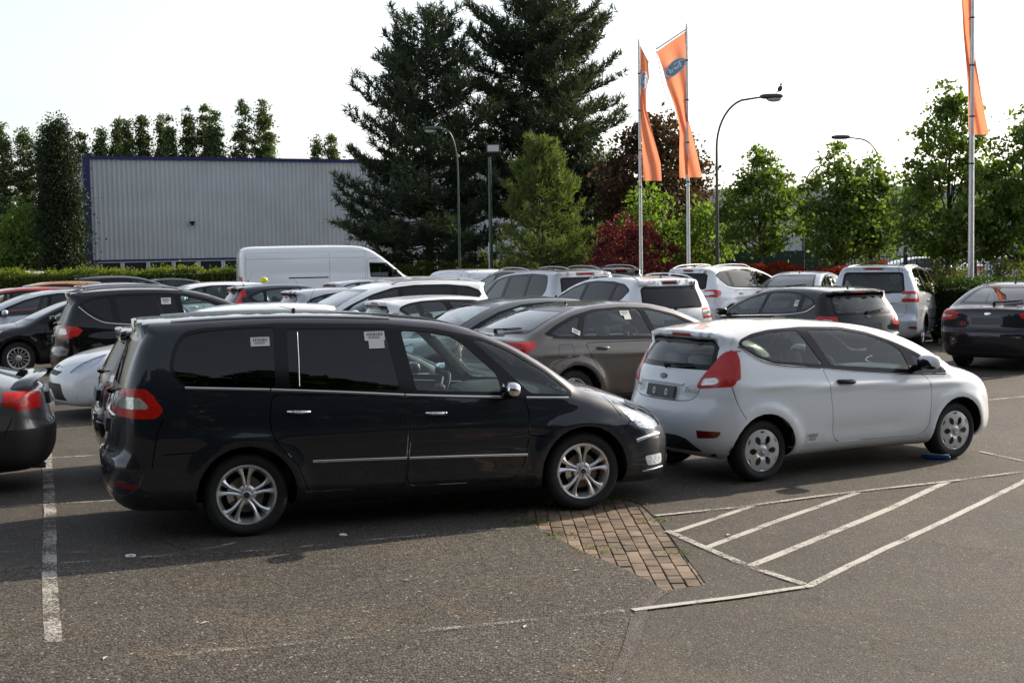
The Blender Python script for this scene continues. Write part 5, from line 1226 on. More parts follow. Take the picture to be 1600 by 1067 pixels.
def pine(name, label, x, y, h, lowz, R0, seed, mat, blen=.25, ntuft=14, trunks=((0, 0),), lean=None, prof=None, group=None, density=1.0, upturn=.5, bsp=.42, tr=.2, cat='pine tree'):
    global rng
    rng = np.random.default_rng(seed)
    root = empty(name, (x, y, 0)); tag(root, label, cat, group)
    t = MB(); T = []; D = []
    pf = prof or (lambda q: (1-q)**.75*(.55+.45*min(1, q*4+.3)))
    for (tx, ty) in trunks:
        hh = h*(1-.03*abs(tx)); k = 10
        t.tube([(tx*min(1, i/3), ty*min(1, i/3), hh*i/(k-1)) for i in range(k)], [tr*(1-.93*i/(k-1)) for i in range(k)], 8)
        z = lowz
        while z < hh-.3:
            q = (z-lowz)/(hh-lowz); nb = int(rng.integers(3, 6)); a0 = rng.uniform(0, 6.28)
            for j in range(nb):
                a = a0+j*2*np.pi/nb+rng.uniform(-.35, .35); Lb = R0*pf(q)*rng.uniform(.55, 1.12)+.25
                zz = z+rng.uniform(-.2, .2); pitch = (.0+upturn*q)+rng.uniform(-.15, .15)
                d = np.array([np.cos(a)*np.cos(pitch), np.sin(a)*np.cos(pitch), np.sin(pitch)])
                p = np.array([tx, ty, zz]); pts = [p.copy()]; ns = max(4, int(Lb/.35)); up = 0
                sag = -.10 if q < .35 else 0
                for i in range(ns):
                    f = (i+1)/ns
                    d2 = d+np.array([0, 0, sag*(1-f)*2+.55*f*f]); d2 /= np.linalg.norm(d2)
                    d2 += rng.normal(size=3)*.08; p = p+d2*Lb/ns; pts.append(p.copy())
                    if f > .28 and rng.uniform() < density:
                        T.append(p.copy()); D.append(d2)
                        side = np.cross(d2, (0, 0, 1)); side /= np.linalg.norm(side)+1e-9
                        for sg in (-1, 1):
                            Ls = Lb*.34*(1.15-f)*rng.uniform(.5, 1.2)+.18; m_ = max(1, int(Ls/.24)); pp = p.copy(); sd = side*sg*.85+d2*.55+np.array([0, 0, .12]); sd /= np.linalg.norm(sd)
                            for s_ in range(m_):
                                sd = sd+np.array([0, 0, .10])+rng.normal(size=3)*.12; sd /= np.linalg.norm(sd)
                                pp = pp+sd*Ls/m_; T.append(pp.copy()); D.append(sd.copy())
                            t.tube([tuple(p), tuple(pp)], [.012, .005], 3, cap=False)
                rb = .018+.022*Lb/R0
                t.tube([tuple(q_) for q_ in pts], [rb*(1-.85*i/ns)+.004 for i in range(ns+1)], 4, cap=False)
            z += bsp*rng.uniform(.7, 1.3)
        T.append(np.array([tx, ty, hh])); D.append(np.array([0, 0, 1.]))
    T = np.array(T); D = np.array(D); n = len(T); idx = np.repeat(np.arange(n), ntuft); m_ = len(idx)
    dd = D[idx]*.7+rng.normal(size=(m_, 3))*.62+np.array([0, 0, .38]); dd /= np.linalg.norm(dd, axis=1)[:, None]
    st = T[idx]+rng.normal(size=(m_, 3))*.05; ln = blen*rng.uniform(.6, 1.25, m_)[:, None]
    sd = np.cross(dd, rdir(m_)); sd /= np.linalg.norm(sd, axis=1)[:, None]; w = blen*.085
    V = np.stack([st-sd*w, st+sd*w, st+dd*ln+sd*w*.4, st+dd*ln-sd*w*.4], 1).reshape(-1, 3)
    me = fastmesh('crown', V, np.arange(4*m_).reshape(m_, 4), [mat]); link(bpy.data.objects.new('crown', me), root)
    t.build('trunk', 'bark_pine', root, angle=60)
    return root
def hedge(name, label, poly_pts, h, leaf, mat, n, cat='hedge', core=(.012, .02, .008), wob=.07, twigs=0, group=None, seed=3, jag=.0):
    """clipped hedge along a polyline of (x, y, halfwidth): leaves over a dark woody core"""
    global rng
    rng = np.random.default_rng(seed)
    x0, y0 = poly_pts[0][:2]; root = empty(name, (x0, y0, 0)); tag(root, label, cat, group)
    P = np.array([(p[0]-x0, p[1]-y0, p[2]) for p in poly_pts], float)
    seg = np.linalg.norm(np.diff(P[:, :2], axis=0), axis=1); cum = np.concatenate([[0], np.cumsum(seg)]); Lh = cum[-1]
    def frame(s):
        x = np.interp(s, cum, P[:, 0]); y = np.interp(s, cum, P[:, 1]); w = np.interp(s, cum, P[:, 2])
        i = np.clip(np.searchsorted(cum, s)-1, 0, len(seg)-1); d = (P[i+1, :2]-P[i, :2])/seg[i][:, None]
        return x, y, w, d
    s = rng.uniform(0, Lh, n); x, y, w, d = frame(s); nx = -d[:, 1]; ny = d[:, 0]
    k = rng.uniform(0, 1, n); face = rng.uniform(size=n)
    ht = h*(1+wob*np.sin(s*1.7)+wob*.7*np.sin(s*4.3+1)+wob*.5*np.sin(s*9.1+2))+jag*np.abs(rng.normal(size=n))*(rng.uniform(size=n) < .25)
    front = face < .45; top = face >= .62
    lat = np.where(top, rng.uniform(-1, 1, n), np.where(front, -1, 1)); z = np.where(top, ht, k*ht)
    lat = lat*(1+wob*1.2*np.sin(s*3.1+z*4)+rng.normal(size=n)*.06); z = z+rng.normal(size=n)*.035
    PP = np.stack([x+nx*lat*w, y+ny*lat*w, z], 1)
    # ends
    ne = n//14
    for ss in (0., Lh):
        xx, yy, ww, dd = frame(np.full(ne, ss)); l = rng.uniform(-1, 1, ne); sgn = -1 if ss == 0 else 1
        PP = np.concatenate([PP, np.stack([xx-dd[:, 1]*l*ww+dd[:, 0]*sgn*.03, yy+dd[:, 0]*l*ww+dd[:, 1]*sgn*.03, rng.uniform(0, 1, ne)*h], 1)])
    lv = leaves(PP, leaf, 'foliage', mat, root, aspect=.45, up=.4); lv['kind'] = 'stuff'
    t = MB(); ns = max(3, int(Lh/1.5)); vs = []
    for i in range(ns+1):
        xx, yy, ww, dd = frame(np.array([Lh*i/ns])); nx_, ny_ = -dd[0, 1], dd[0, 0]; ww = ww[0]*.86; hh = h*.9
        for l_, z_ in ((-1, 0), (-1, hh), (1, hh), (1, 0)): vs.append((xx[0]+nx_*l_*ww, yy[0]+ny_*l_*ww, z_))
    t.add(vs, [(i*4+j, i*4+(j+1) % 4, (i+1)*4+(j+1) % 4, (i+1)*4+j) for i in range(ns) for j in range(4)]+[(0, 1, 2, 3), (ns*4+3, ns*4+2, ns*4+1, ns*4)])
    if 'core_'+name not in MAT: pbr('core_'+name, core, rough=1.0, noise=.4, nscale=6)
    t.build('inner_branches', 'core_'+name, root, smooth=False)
    return root
# ---- big pines
pine('pine_tree', 'tall dark pine with one straight trunk, left of the two big pines', -3.6, 62, 12.45, 1.7, 4.95, 11, 'needle_dark', blen=.30, ntuft=13, prof=lambda q: (1-q)**.50*(.80+.2*q)+.04, bsp=.33)
pine('pine_tree', 'tallest dark pine with several trunks, top cut off by the photo edge', 1.2, 66, 15.2, 3.6, 3.95, 12, 'needle_dark', blen=.30, ntuft=13, trunks=((-.35, 0), (.35, .2), (.9, -.2)), prof=lambda q: .25+.75*math.sin(math.pi*min(1, .25+q*.80))**.8, bsp=.62)
pine('young_pine_tree', 'young bright green bushy pine between the floodlight post and the purple shrub', 1.15, 50, 5.9, .4, 2.15, 13, 'needle_young', blen=.22, ntuft=15, prof=lambda q: (1-q)**.8+.05, bsp=.20, tr=.08, upturn=.75)
# ---- dark cypress and low trees on the left
broadleaf('cypress_tree', 'dark dense columnar conifer at the left corner of the grey warehouse', 'conifer', -22.1, 68.5, 9.1, .4, [(0, .66), (.3, .78), (.6, .70), (.8, .50), (.92, .26), (1, .03)], .12, 'needle_cypress', 620, 120, .62, seed=21, bark='bark_pine', tr=.2)
for i, (x, y, h, r) in enumerate([(-25.2, 72, 4.9, 1.7), (-27.8, 74, 3.6, 1.9), (-24.0, 76, 6.0, 1.5)]):
    broadleaf('deciduous_tree', ['low bushy green tree just left of the dark conifer', 'lowest bushy tree at the left edge of the photo', 'loose pale green tree behind the low bushy tree at the left'][i], 'tree', x, y, h, .4, [(0, r*.7), (.4, r), (.8, r*.6), (1, .2)], .22, 'leaf_poplar' if i else 'leaf_linden', 90, 60, .8, seed=31+i)
# ---- poplars behind the warehouse
pop = [(-54.3, 16.7, 1.0), (-52.6, 16.5, 1.2), (-50.8, 16.1, .8), (-46.0, 16.0, .9), (-44.25, 16.0, .8), (-42.6, 17.0, 1.0), (-40.9, 16.9, .75), (-39.7, 17.1, 1.0), (-37.7, 17.2, .9), (-36.4, 16.8, .8), (-34.7, 17.6, .85), (-33.0, 18.5, 1.0), (-31.5, 17.9, 1.1), (-28.7, 18.7, 1.3), (-26.7, 18.9, 1.05), (-25.7, 15.7, .75), (-20.8, 14.7, .6), (-19.4, 14.9, 1.0)]
plab = ['poplar at the very left edge of the row', 'broad poplar second from the left edge', 'thin poplar third from the left edge', 'poplar peeping out just right of the dark conifer', 'second poplar right of the dark conifer', 'third poplar right of the dark conifer, with a pointed top', 'thin poplar of a close pair above the left third of the warehouse roof', 'broader poplar of the close pair above the warehouse roof', 'poplar left of the short pair above the warehouse roof', 'short thin poplar beside it above the warehouse roof', 'slender lone poplar above the middle of the warehouse roof', 'taller ragged poplar left in the merged clump above the wall lamp', 'wide ragged poplar right in the merged clump above the wall lamp', 'broadest and tall poplar right of the roof middle', 'tallest narrow poplar in the row', 'short poplar leaning out right of the tallest one', 'small thin poplar left of the big pine', 'small wide poplar touching the big pine']
for i, (x, h, r) in enumerate(pop):
    broadleaf('poplar_tree', plab[i], 'poplar', x, 150+(i % 3)*1.2, h, .6, [(0, r*.6), (.3, r*.75), (.65, r*.85), (.82, r*.66), (.93, r*.3), (1, r*.03)], .27, 'leaf_poplar', 190, 60, .66, group='poplars in a row behind the warehouse', seed=50+i, tr=.22)
# ---- right-hand trees
broadleaf('copper_beech_tree', 'big dark coppery tree behind the two orange banners', 'tree', 6.3, 60, 7.7, .6, [(0, 1.9), (.35, 2.75), (.65, 2.4), (.88, 1.3), (1, .3)], .22, 'leaf_beech', 300, 60, .85, seed=81, tr=.2)
broadleaf('dark_spruce_tree', 'dark broad evergreen between the tallest pine and the copper tree', 'tree', 3.6, 64, 7.0, .5, [(0, 1.9), (.5, 1.8), (.8, 1.0), (1, .2)], .24, 'needle_dark', 220, 60, .8, seed=84, tr=.18)
broadleaf('plum_shrub', 'dark purple-red leafy shrub standing before the left orange banner', 'shrub', 4.0, 46, 3.25, .2, [(0, 1.3), (.3, 1.8), (.6, 1.35), (.85, .8), (1, .2)], .12, 'leaf_plum', 170, 64, .36, seed=82, tr=.06)
broadleaf('linden_tree', 'small bright green tree between the two orange banners', 'tree', 5.15, 52, 4.5, .9, [(0, .7), (.4, 1.15), (.8, .7), (1, .15)], .17, 'leaf_bright', 80, 45, .5, seed=83)
broadleaf('linden_tree', 'small bright green tree just left of the tall curved street lamp', 'tree', 6.95, 51, 3.75, .8, [(0, .8), (.5, 1.0), (.85, .6), (1, .15)], .16, 'leaf_bright', 70, 45, .5, seed=85)
broadleaf('linden_tree', 'green tree with a round crown right of the tall curved street lamp', 'tree', 8.62, 48, 5.45, 1.95, [(0, .7), (.18, 1.4), (.4, 1.5), (.65, 1.1), (.88, .5), (1, .1)], .155, 'leaf_linden', 125, 62, .40, seed=86, group='lindens along the green fence')
broadleaf('linden_tree', 'green tree with two pointed tops in the middle of the lindens', 'tree', 10.6, 45, 5.45, 1.75, [(0, .7), (.18, 1.25), (.4, 1.3), (.7, .85), (.9, .35), (1, .08)], .155, 'leaf_linden', 115, 62, .40, seed=87, group='lindens along the green fence')
broadleaf('linden_tree', 'narrower green tree joined to the right side of the two-topped one', 'tree', 11.85, 45.6, 5.3, 1.75, [(0, .5), (.2, .85), (.5, .8), (.75, .6), (.92, .25), (1, .08)], .155, 'leaf_linden', 80, 60, .38, seed=88, group='lindens along the green fence')
broadleaf('linden_tree', 'largest and nearest linden, behind the right-hand flagpole', 'tree', 12.15, 38.5, 6.5, 1.75, [(0, .9), (.18, 1.7), (.42, 1.65), (.6, 1.0), (.8, .6), (.93, .3), (1, .1)], .15, 'leaf_linden', 185, 66, .40, seed=89, group='lindens along the green fence')
broadleaf('linden_tree', 'linden cut off by the right edge of the photo', 'tree', 14.0, 38.0, 5.7, 1.7, [(0, .8), (.25, 1.2), (.6, .95), (.85, .5), (1, .1)], .15, 'leaf_linden', 110, 62, .40, seed=90, group='lindens along the green fence')
# ---- hedges and shrubs
hedge('hedge', 'long clipped yellow-green hedge along the back of the lot below the warehouse', [(-30, 58.6, .6), (-13.8, 60, .6), (-1.2, 61.6, .6), (2.2, 62, .6)], 1.42, .12, 'leaf_hedge', 52000, jag=.10, wob=.05)
hedge('red_hedge', 'low bright red-leaved hedge in front of the green fence', [(7.3, 44.6, .5), (11.4, 42.4, .5)], 1.4, .10, 'leaf_red_hedge', 9000, core=(.06, .01, .008), seed=5)
hedge('dark_hedge', 'dark green hedge block at the foot of the right-hand flagpole', [(9.75, 30.9, .75), (12.2, 28.9, .85), (15.5, 26.4, .85)], 1.28, .075, 'leaf_dark_hedge', 30000, seed=6, wob=.04)
for i, (x, y, h, r) in enumerate([(10.0, 38.5, 1.75, .9), (11.4, 37.0, 1.7, 1.0), (12.9, 35.4, 1.75, 1.0), (10.9, 33.8, 1.55, .8), (13.9, 33.2, 1.85, 1.0), (12.4, 31.8, 1.65, .7), (8.6, 41.5, 1.1, .6)]):
    broadleaf('garden_shrub', ['twiggy olive shrub behind the silver people carrier, leftmost in the bed', 'olive shrub under the two-topped linden', 'ochre-tinged shrub left of the right-hand flagpole', 'low shrub just behind the dark hedge', 'tall loose shrub right of the right-hand flagpole', 'loose ochre shrub at the foot of the right-hand flagpole', 'small shrub at the right end of the red hedge'][i], 'shrub', x, y, h, .15, [(0, r*.8), (.5, r), (.85, r*.6), (1, .1)], .085, 'leaf_shrub', 70, 55, .34, seed=120+i, tr=.03)
# wood behind the photographer, seen mirrored in the car windows
rng = np.random.default_rng(9)
E_ = []
for (x, y, h, r) in [(x_, -9+1.5*math.sin(x_), (15 if x_ < 12 else 10)+2.5*math.sin(x_*1.7), 3.8) for x_ in range(-26, 34, 5)]+[(38, -12, 12, 4), (43, -11, 11, 4), (47, -8, 10, 4), (50, -2, 9, 3.5), (52, 5, 8, 3.2)]:
    n = 3600; t = rng.uniform(.02, 1, n); a = rng.uniform(0, 6.28, n); q = np.sqrt(rng.uniform(0, 1, n)); rr_ = r*np.sqrt(np.clip(1-(t*1.05-.45)**2*3.0, .02, 1))
    cl = np.round(a*3)/3
    E_.append(np.stack([x+rr_*q*np.cos(a), y+rr_*q*np.sin(a), t*h], 1))
wood = leaves(np.concatenate(E_), .95, 'tree_belt', 'leaf_dark_hedge'); tag(wood, kind='stuff', label='belt of trees behind the photographer, mirrored in the car windows')
# grass tufts at the brick patch and lot edges
g = []
for (cx, cy, n, r) in [(.13, 11.25, 160, .12), (.35, 11.9, 220, .25), (.75, 12.1, 240, .25), (1.15, 11.2, 60, .08), (.55, 10.2, 80, .12), (1.2, 10.0, 40, .1), (.35, 10.7, 70, .1)]:
    g.append(np.stack([cx+rng.normal(size=n)*r, cy+rng.normal(size=n)*r*.7, np.full(n, .012)], 1))
g = np.concatenate(g); gl = leaves(g, .03, 'grass', 'grass_blade', aspect=.25, up=0.1); tag(gl, kind='stuff', label='tiny weeds growing in the joints of the brick patch')
# ------------------------------------------------------------------ warehouse
pbr('cladding_grey', (.50, .525, .565), rough=.5, metal=.0, noise=.08, nscale=.6)
pbr('blue_trim', (.008, .012, .11), rough=.5)
pbr('window_dark', (.03, .035, .04), rough=.08)
pbr('white_frame', (.55, .56, .58), rough=.5)
pbr('pale_render', (.42, .43, .45), rough=.8, noise=.08, nscale=1)
pbr('green_paint', (.012, .055, .040), rough=.4, coat=.3)
pbr('dark_green_paint', (.012, .035, .028), rough=.45)
pbr('pole_grey', (.58, .59, .60), rough=.35, metal=.5, noise=.1)
pbr('lamp_post_dark', (.05, .06, .06), rough=.4, metal=.3)
pbr('lamp_glass', (.45, .44, .40), rough=.2)
pbr('fence_green', (.008, .030, .022), rough=.5)
pbr('concrete', (.45, .44, .42), rough=.9, noise=.15)
pbr('feather', (.05, .05, .06), rough=.8)
A0 = Vector((-21.99, 72, 0)); U = Vector((11.82, 6.0, 0)).normalized(); Wn = Vector((U.y, -U.x, 0)); Lw = 29.5
wh = empty('warehouse', A0, math.atan2(U.y, U.x)); tag(wh, 'long grey corrugated metal warehouse with dark blue edge trim', 'warehouse')
# local frame: +x along the wall, +y away from the camera
def corr(name, x0, x1, y, z0, z1, pitch, dep, mat, parent, yend=None):
    vs = []; n = int(round((x1-x0)/pitch)); pf = [(0, 0), (.52, 0), (.62, -dep), (.90, -dep), (1.0, 0)]
    X = []
    for i in range(n):
        for u, d_ in pf[:-1]: X.append((x0+(i+u)*pitch, y+dep+d_))
    X.append((x1, y+dep))
    for x_, y_ in X: vs += [(x_, y_, z0), (x_, y_, z1)]
    return MB().add(vs, [(2*i, 2*i+2, 2*i+3, 2*i+1) for i in range(len(X)-1)]).build(name, mat, parent, smooth=False)
k = 0; pw = 3.0
x = .35
while x < Lw:
    corr('wall_panel', x, min(x+pw, Lw)-.004, 0, 1.88, 7.10, .25, .045, 'cladding_grey', wh); x += pw
MB().box(-.02, .33, -.06, .3, 0, 7.08).build('corner_trim', 'blue_trim', wh, smooth=False)
MB().box(-.06, Lw, -.10, .35, 7.10, 7.26).build('roof_edge', 'blue_trim', wh, smooth=False)
MB().box(.33, Lw, -.03, .12, 1.78, 1.88).build('sill_trim', 'blue_trim', wh, smooth=False)
MB().box(.33, Lw, .10, .3, 0, .75).build('base_wall', 'cladding_grey', wh, smooth=False)
x = .5; i = 0
while x < Lw-1:
    w_ = 1.32
    f = MB(); f.box(x, x+.09, .0, .1, .75, 1.78); f.box(x+w_-.09, x+w_, .0, .1, .75, 1.78); f.box(x+.09, x+w_-.09, .0, .1, .75, .83); f.box(x+.09, x+w_-.09, .0, .1, 1.72, 1.78)
    fr = f.build('window', 'white_frame', wh, smooth=False); MB().box(x+.09, x+w_-.09, .05, .07, .83, 1.72).build('pane', 'window_dark', fr, smooth=False)
    x += w_+.02; i += 1
    if i % 6 == 0: MB().box(x, x+.25, .0, .1, .75, 1.78).build('pillar', 'blue_trim', wh, smooth=False); x += .27
MB().box(-.02, .3, .3, 15, 0, 7.0).build('side_wall', 'pale_render', wh, smooth=False)
MB().box(.3, Lw, .3, 15, 0, 7.05).build('rear_block', 'cladding_grey', wh, smooth=False)
for ob in kids(wh):
    if ob.name.startswith('side_wall'):
        # the left flank runs straight back from the corner
        me = ob.data; Ri = Matrix.Rotation(-math.atan2(U.y, U.x), 3, 'Z'); tgt = Ri @ Vector((-26.95+21.99, 86-72, 0))
        for v in me.vertices:
            if v.co.y > 1: v.co.x += tgt.x; v.co.y = tgt.y
# wall lamp
wl_ = empty('wall_lamp', A0+U*5.55+Wn*.12+Vector((0, 0, 3.72)), math.atan2(U.y, U.x)); tag(wl_, 'small dark lamp mounted on the warehouse wall', 'lamp')
MB().box(-.04, .04, -.05, .14, -.10, .03).build('bracket', 'black_trim', wl_, smooth=False)
MB().prism([(-.11, -.08), (.11, -.08), (.14, .10), (-.14, .10)], .03, .13).build('lamp_head', 'black_trim', wl_, smooth=False)
# ------------------------------------------------------------------ pale buildings behind the right-hand trees
bl = empty('office_building', (13.0, 110, 0)); tag(bl, 'long pale grey low building beyond the lindens', 'building')
MB().box(0, 34, 0, 12, 0, 6.2).build('wall', 'pale_render', bl, smooth=False)
MB().box(-.1, 34.1, -.12, 12, 6.2, 6.45).build('roof_edge', 'white_frame', bl, smooth=False)
for i in range(11):
    for z in (1.2, 3.9):
        f = MB().box(1+i*3, 2.8+i*3, -.06, .02, z, z+1.3).build('window', 'white_frame', bl, smooth=False); MB().box(1.08+i*3, 2.72+i*3, -.09, -.065, z+.08, z+1.22).build('pane', 'window_dark', f, smooth=False)
b2 = empty('low_building', (6.0, 95, 0)); tag(b2, 'small pale building glimpsed between the copper tree and the street lamp', 'building')
MB().box(-1, 8, 0, 8, 0, 4.6).build('wall', 'pale_render', b2, smooth=False); MB().box(-1.1, 8.1, -.1, 8, 4.6, 4.8).build('roof_edge', 'cladding_grey', b2, smooth=False)
for i in range(3):
    f = MB().box(.2+i*2.6, 1.6+i*2.6, -.05, .02, 1.2, 2.6).build('window', 'white_frame', b2, smooth=False); MB().box(.28+i*2.6, 1.52+i*2.6, -.08, -.055, 1.28, 2.52).build('pane', 'window_dark', f, smooth=False)
# ------------------------------------------------------------------ green fence
fe = empty('fence', (7.0, 52, 0)); tag(fe, 'dark green metal picket fence behind the lindens', 'fence')
pk = MB().box(-.012, .012, -.012, .012, .1, 1.78).mesh('picket', ['fence_green'], smooth=False)
ps = MB().box(-.06, .06, -.06, .06, 0, 1.95).mesh('post', ['fence_green'], smooth=False)
for i in range(120):
    o = bpy.data.objects.new('picket', pk); C.objects.link(o); o.parent = fe; o.location = (i*.13+.06, 0, 0)
for i in range(7):
    o = bpy.data.objects.new('post', ps); C.objects.link(o); o.parent = fe; o.location = (i*2.6, .06, 0)
for z in (.25, 1.6): MB().box(0, 15.7, -.02, .02, z, z+.05).build('rail', 'fence_green', fe, smooth=False)
ge = empty('sheet_fence', (5.0, 53.5, 0)); tag(ge, 'dark green solid mesh fence panels left of the picket fence', 'fence')
for i in range(5): MB().box(i*1.6, i*1.6+1.52, 0, .04, .1, 1.9).build('panel', 'dark_green_paint', ge, smooth=False); MB().box(i*1.6-.06, i*1.6, -.03, .07, 0, 2.0).build('post', 'fence_green', ge, smooth=False)
po = MB().box(9.36, 9.62, 41.9, 42.1, 0, 1.22).build('marker_post', 'concrete', smooth=False); tag(po, 'short pale square post at the right end of the red hedge', 'post')
# ------------------------------------------------------------------ kerb of the planted island
kb = empty('kerb', (9.15, 29.35, 0)); struct(kb)
kd = Vector((4.1, -3.3, 0)).normalized(); ka = math.atan2(kd.y, kd.x)
ks = MB().add([(0, -.07, 0), (.98, -.07, 0), (.98, -.05, .13), (0, -.05, .13), (0, .07, 0), (.98, .07, 0), (.98, .07, .13), (0, .07, .13)], [(0, 1, 2, 3), (3, 2, 6, 7), (4, 7, 6, 5), (0, 3, 7, 4), (1, 5, 6, 2)]).mesh('kerbstone', ['kerb_stone'], smooth=False)
for i in range(9):
    o = bpy.data.objects.new('kerbstone', ks); C.objects.link(o); o.parent = kb; o.location = kd*i; o.rotation_euler = (0, 0, ka)
kd2 = Vector((.423, .906, 0))
for i in range(8):
    o = bpy.data.objects.new('kerbstone', ks); C.objects.link(o); o.parent = kb; o.location = kd2*i+Vector((.0, .08, 0)); o.rotation_euler = (0, 0, math.atan2(kd2.y, kd2.x))
p0 = Vector((9.2, 29.5, 0)); p1 = p0+kd*9; p2 = p1+kd2*14; p3 = p0+kd2*12
struct(MB().add([tuple(q+Vector((0, 0, .10))) for q in (p0, p1, p2, p3)], [(0, 1, 2, 3)]).build('planting_bed', 'dirt_bed', smooth=False))
# ------------------------------------------------------------------ flagpoles and banners
m, nt, N, L, out = newmat('banner_cloth')
d = N.new('ShaderNodeBsdfDiffuse'); t = N.new('ShaderNodeBsdfTranslucent'); ms = N.new('ShaderNodeMixShader'); ms.inputs[0].default_value = .5
d.inputs[0].default_value = (.74, .27, .15, 1); t.inputs[0].default_value = (.84, .29, .16, 1)
L.new(d.outputs[0], ms.inputs[1]); L.new(t.outputs[0], ms.inputs[2]); L.new(ms.outputs[0], out.inputs[0])
pbr('emblem_blue', (.20, .35, .52), rough=.7); pbr('emblem_white', (.75, .78, .82), rough=.7)
def flagpole(x, y, h, rad, label):
    r = empty('flagpole', (x, y, 0)); tag(r, label, 'flagpole', None)
    t = MB(); n = 7; t.tube([(0, 0, h*i/(n-1)) for i in range(n)], [rad*(1-.42*i/(n-1)) for i in range(n)], 14); t.build('pole', 'pole_grey', r)
    for z in (.49, .62, .76, .89):
        q = rad*(1-.42*z)+.012; MB().lathe([(q-.02, h*z-.02), (q, h*z-.015), (q, h*z+.015), (q-.02, h*z+.02)], 14).build('clamp', 'black_trim', r)
    MB().lathe([(.0, h+.09), (.03, h+.06), (.035, h+.0), (.03, h-.04), (rad*.58, h-.06)], 12).build('finial', 'satin_metal', r)
    return r
def banner(x, y, rows, label, n=14, fold=.05, emblem=None, arm=None):
    """rows: (z, left offset (dx,dy), right offset (dx,dy)); cloth with soft folds"""
    r = empty('banner', (x, y, 0)); tag(r, label, 'banner')
    rows = np.array([[a[0], *a[1], *a[2]] for a in rows], float); z = rows[:, 0]
    zz = np.linspace(z[0], z[-1], 44); vs = []
    for q in zz:
        l = [np.interp(-q, -z, rows[:, 1+i]) for i in range(4)]
        sl = [np.interp(-q, -z, rows[:, 5]), ] if rows.shape[1] > 5 else None
        for j in range(n+1):
            u = j/n; px = l[0]*(1-u)+l[2]*u; py = l[1]*(1-u)+l[3]*u
            dz = 0
            if arm is not None:
                dz = -arm*(1-u)*max(0, 1-(z[0]-q)/2.2)
            f = fold*math.sin(u*9+q*1.7)*min(1, (z[0]-q)/.8+.12)
            vs.append((px+f*.25, py+f, q+dz))
    fs = [(i*(n+1)+j, i*(n+1)+j+1, (i+1)*(n+1)+j+1, (i+1)*(n+1)+j) for i in range(len(zz)-1) for j in range(n)]
    o = MB().add(vs, fs).build('cloth', 'banner_cloth', r, angle=180)
    V = np.array(vs).reshape(len(zz), n+1, 3)
    if emblem:
        z0, z1, u0, u1 = emblem
        def at(a, b_):
            u = u0+(u1-u0)*(a+1)/2; q = z1+(z0-z1)*(1-(b_+1)/2)
            i = (zz[0]-q)/(zz[0]-zz[-1])*(len(zz)-1); j = u*n; i = min(max(i, 0), len(zz)-1.001); j = min(max(j, 0), n-.001)
            i0, j0 = int(i), int(j); fi, fj = i-i0, j-j0
            return (V[i0, j0]*(1-fi)+V[i0+1, j0]*fi)*(1-fj)+(V[i0, j0+1]*(1-fi)+V[i0+1, j0+1]*fi)*fj
        for side in (-1, 1):
            mb = MB(); k_ = 40; off = np.array([0, .018*side, 0])
            rg = (.001, .2, .4, .6, .75, .92); mb.add([at(u_*math.cos(q), u_*math.sin(q))+off for u_ in rg for q in np.linspace(0, 2*math.pi, k_+1)[:-1]], [(j*k_+i, j*k_+(i+1) % k_, (j+1)*k_+(i+1) % k_, (j+1)*k_+i) for j in range(5) for i in range(k_)])
            em = mb.build('emblem', 'emblem_blue', r)
            ring = MB(); R1 = [at(.92*math.cos(q), .92*math.sin(q))+off*1.6 for q in np.linspace(0, 2*math.pi, k_+1)[:-1]]; R2 = [at(1.04*math.cos(q), 1.04*math.sin(q))+off*1.6 for q in np.linspace(0, 2*math.pi, k_+1)[:-1]]
            ring.add(R1+R2, [(i, (i+1) % k_, k_+(i+1) % k_, k_+i) for i in range(k_)]); ring.build('emblem_ring', 'emblem_white', em)
            # script lettering, drawn as strokes; mirrored because the cloth is seen from behind
            S_ = [[(-.72, .30), (-.60, .48), (-.35, .50), (-.05, .42), (.05, .55)], [(-.42, .45), (-.46, .10), (-.55, -.30), (-.68, -.38)], [(-.62, .08), (-.42, .10), (-.28, .16)],
                  [(-.20, -.02), (-.32, -.10), (-.30, -.30), (-.16, -.30), (-.10, -.12), (-.20, -.02)], [(-.04, .0), (.0, -.30)], [(.0, -.12), (.10, .02), (.18, -.02)],
                  [(.52, -.02), (.36, -.02), (.26, -.16), (.34, -.32), (.48, -.24), (.54, -.02)], [(.66, .45), (.52, -.05), (.52, -.30), (.62, -.28)]]
            mir_ = -1
            for st in S_:
                C2 = catmull(st, 4, False); T_ = np.gradient(C2, axis=0); T_ /= np.linalg.norm(T_, axis=1)[:, None]+1e-9; Nn = np.stack([-T_[:, 1], T_[:, 0]], 1)
                w_ = .055; a_ = [at(mir_*p[0], p[1])+off*2.2 for p in C2+Nn*w_]; b_ = [at(mir_*p[0], p[1])+off*2.2 for p in C2-Nn*w_]; kk = len(C2)
                MB().add(a_+b_, [(i, i+1, kk+i+1, kk+i) for i in range(kk-1)]).build('script_stroke', 'emblem_white', em)
    return r
flagpole(3.66, 39, 7.85, .055, 'left of the two thin grey flagpoles, behind the purple shrub')
flagpole(4.70, 36.7, 7.9, .055, 'grey flagpole right beside the orange banner with the oval emblem')
flagpole(10.28, 31, 8.0, .072, 'thick grey flagpole rising from the dark hedge at the right')
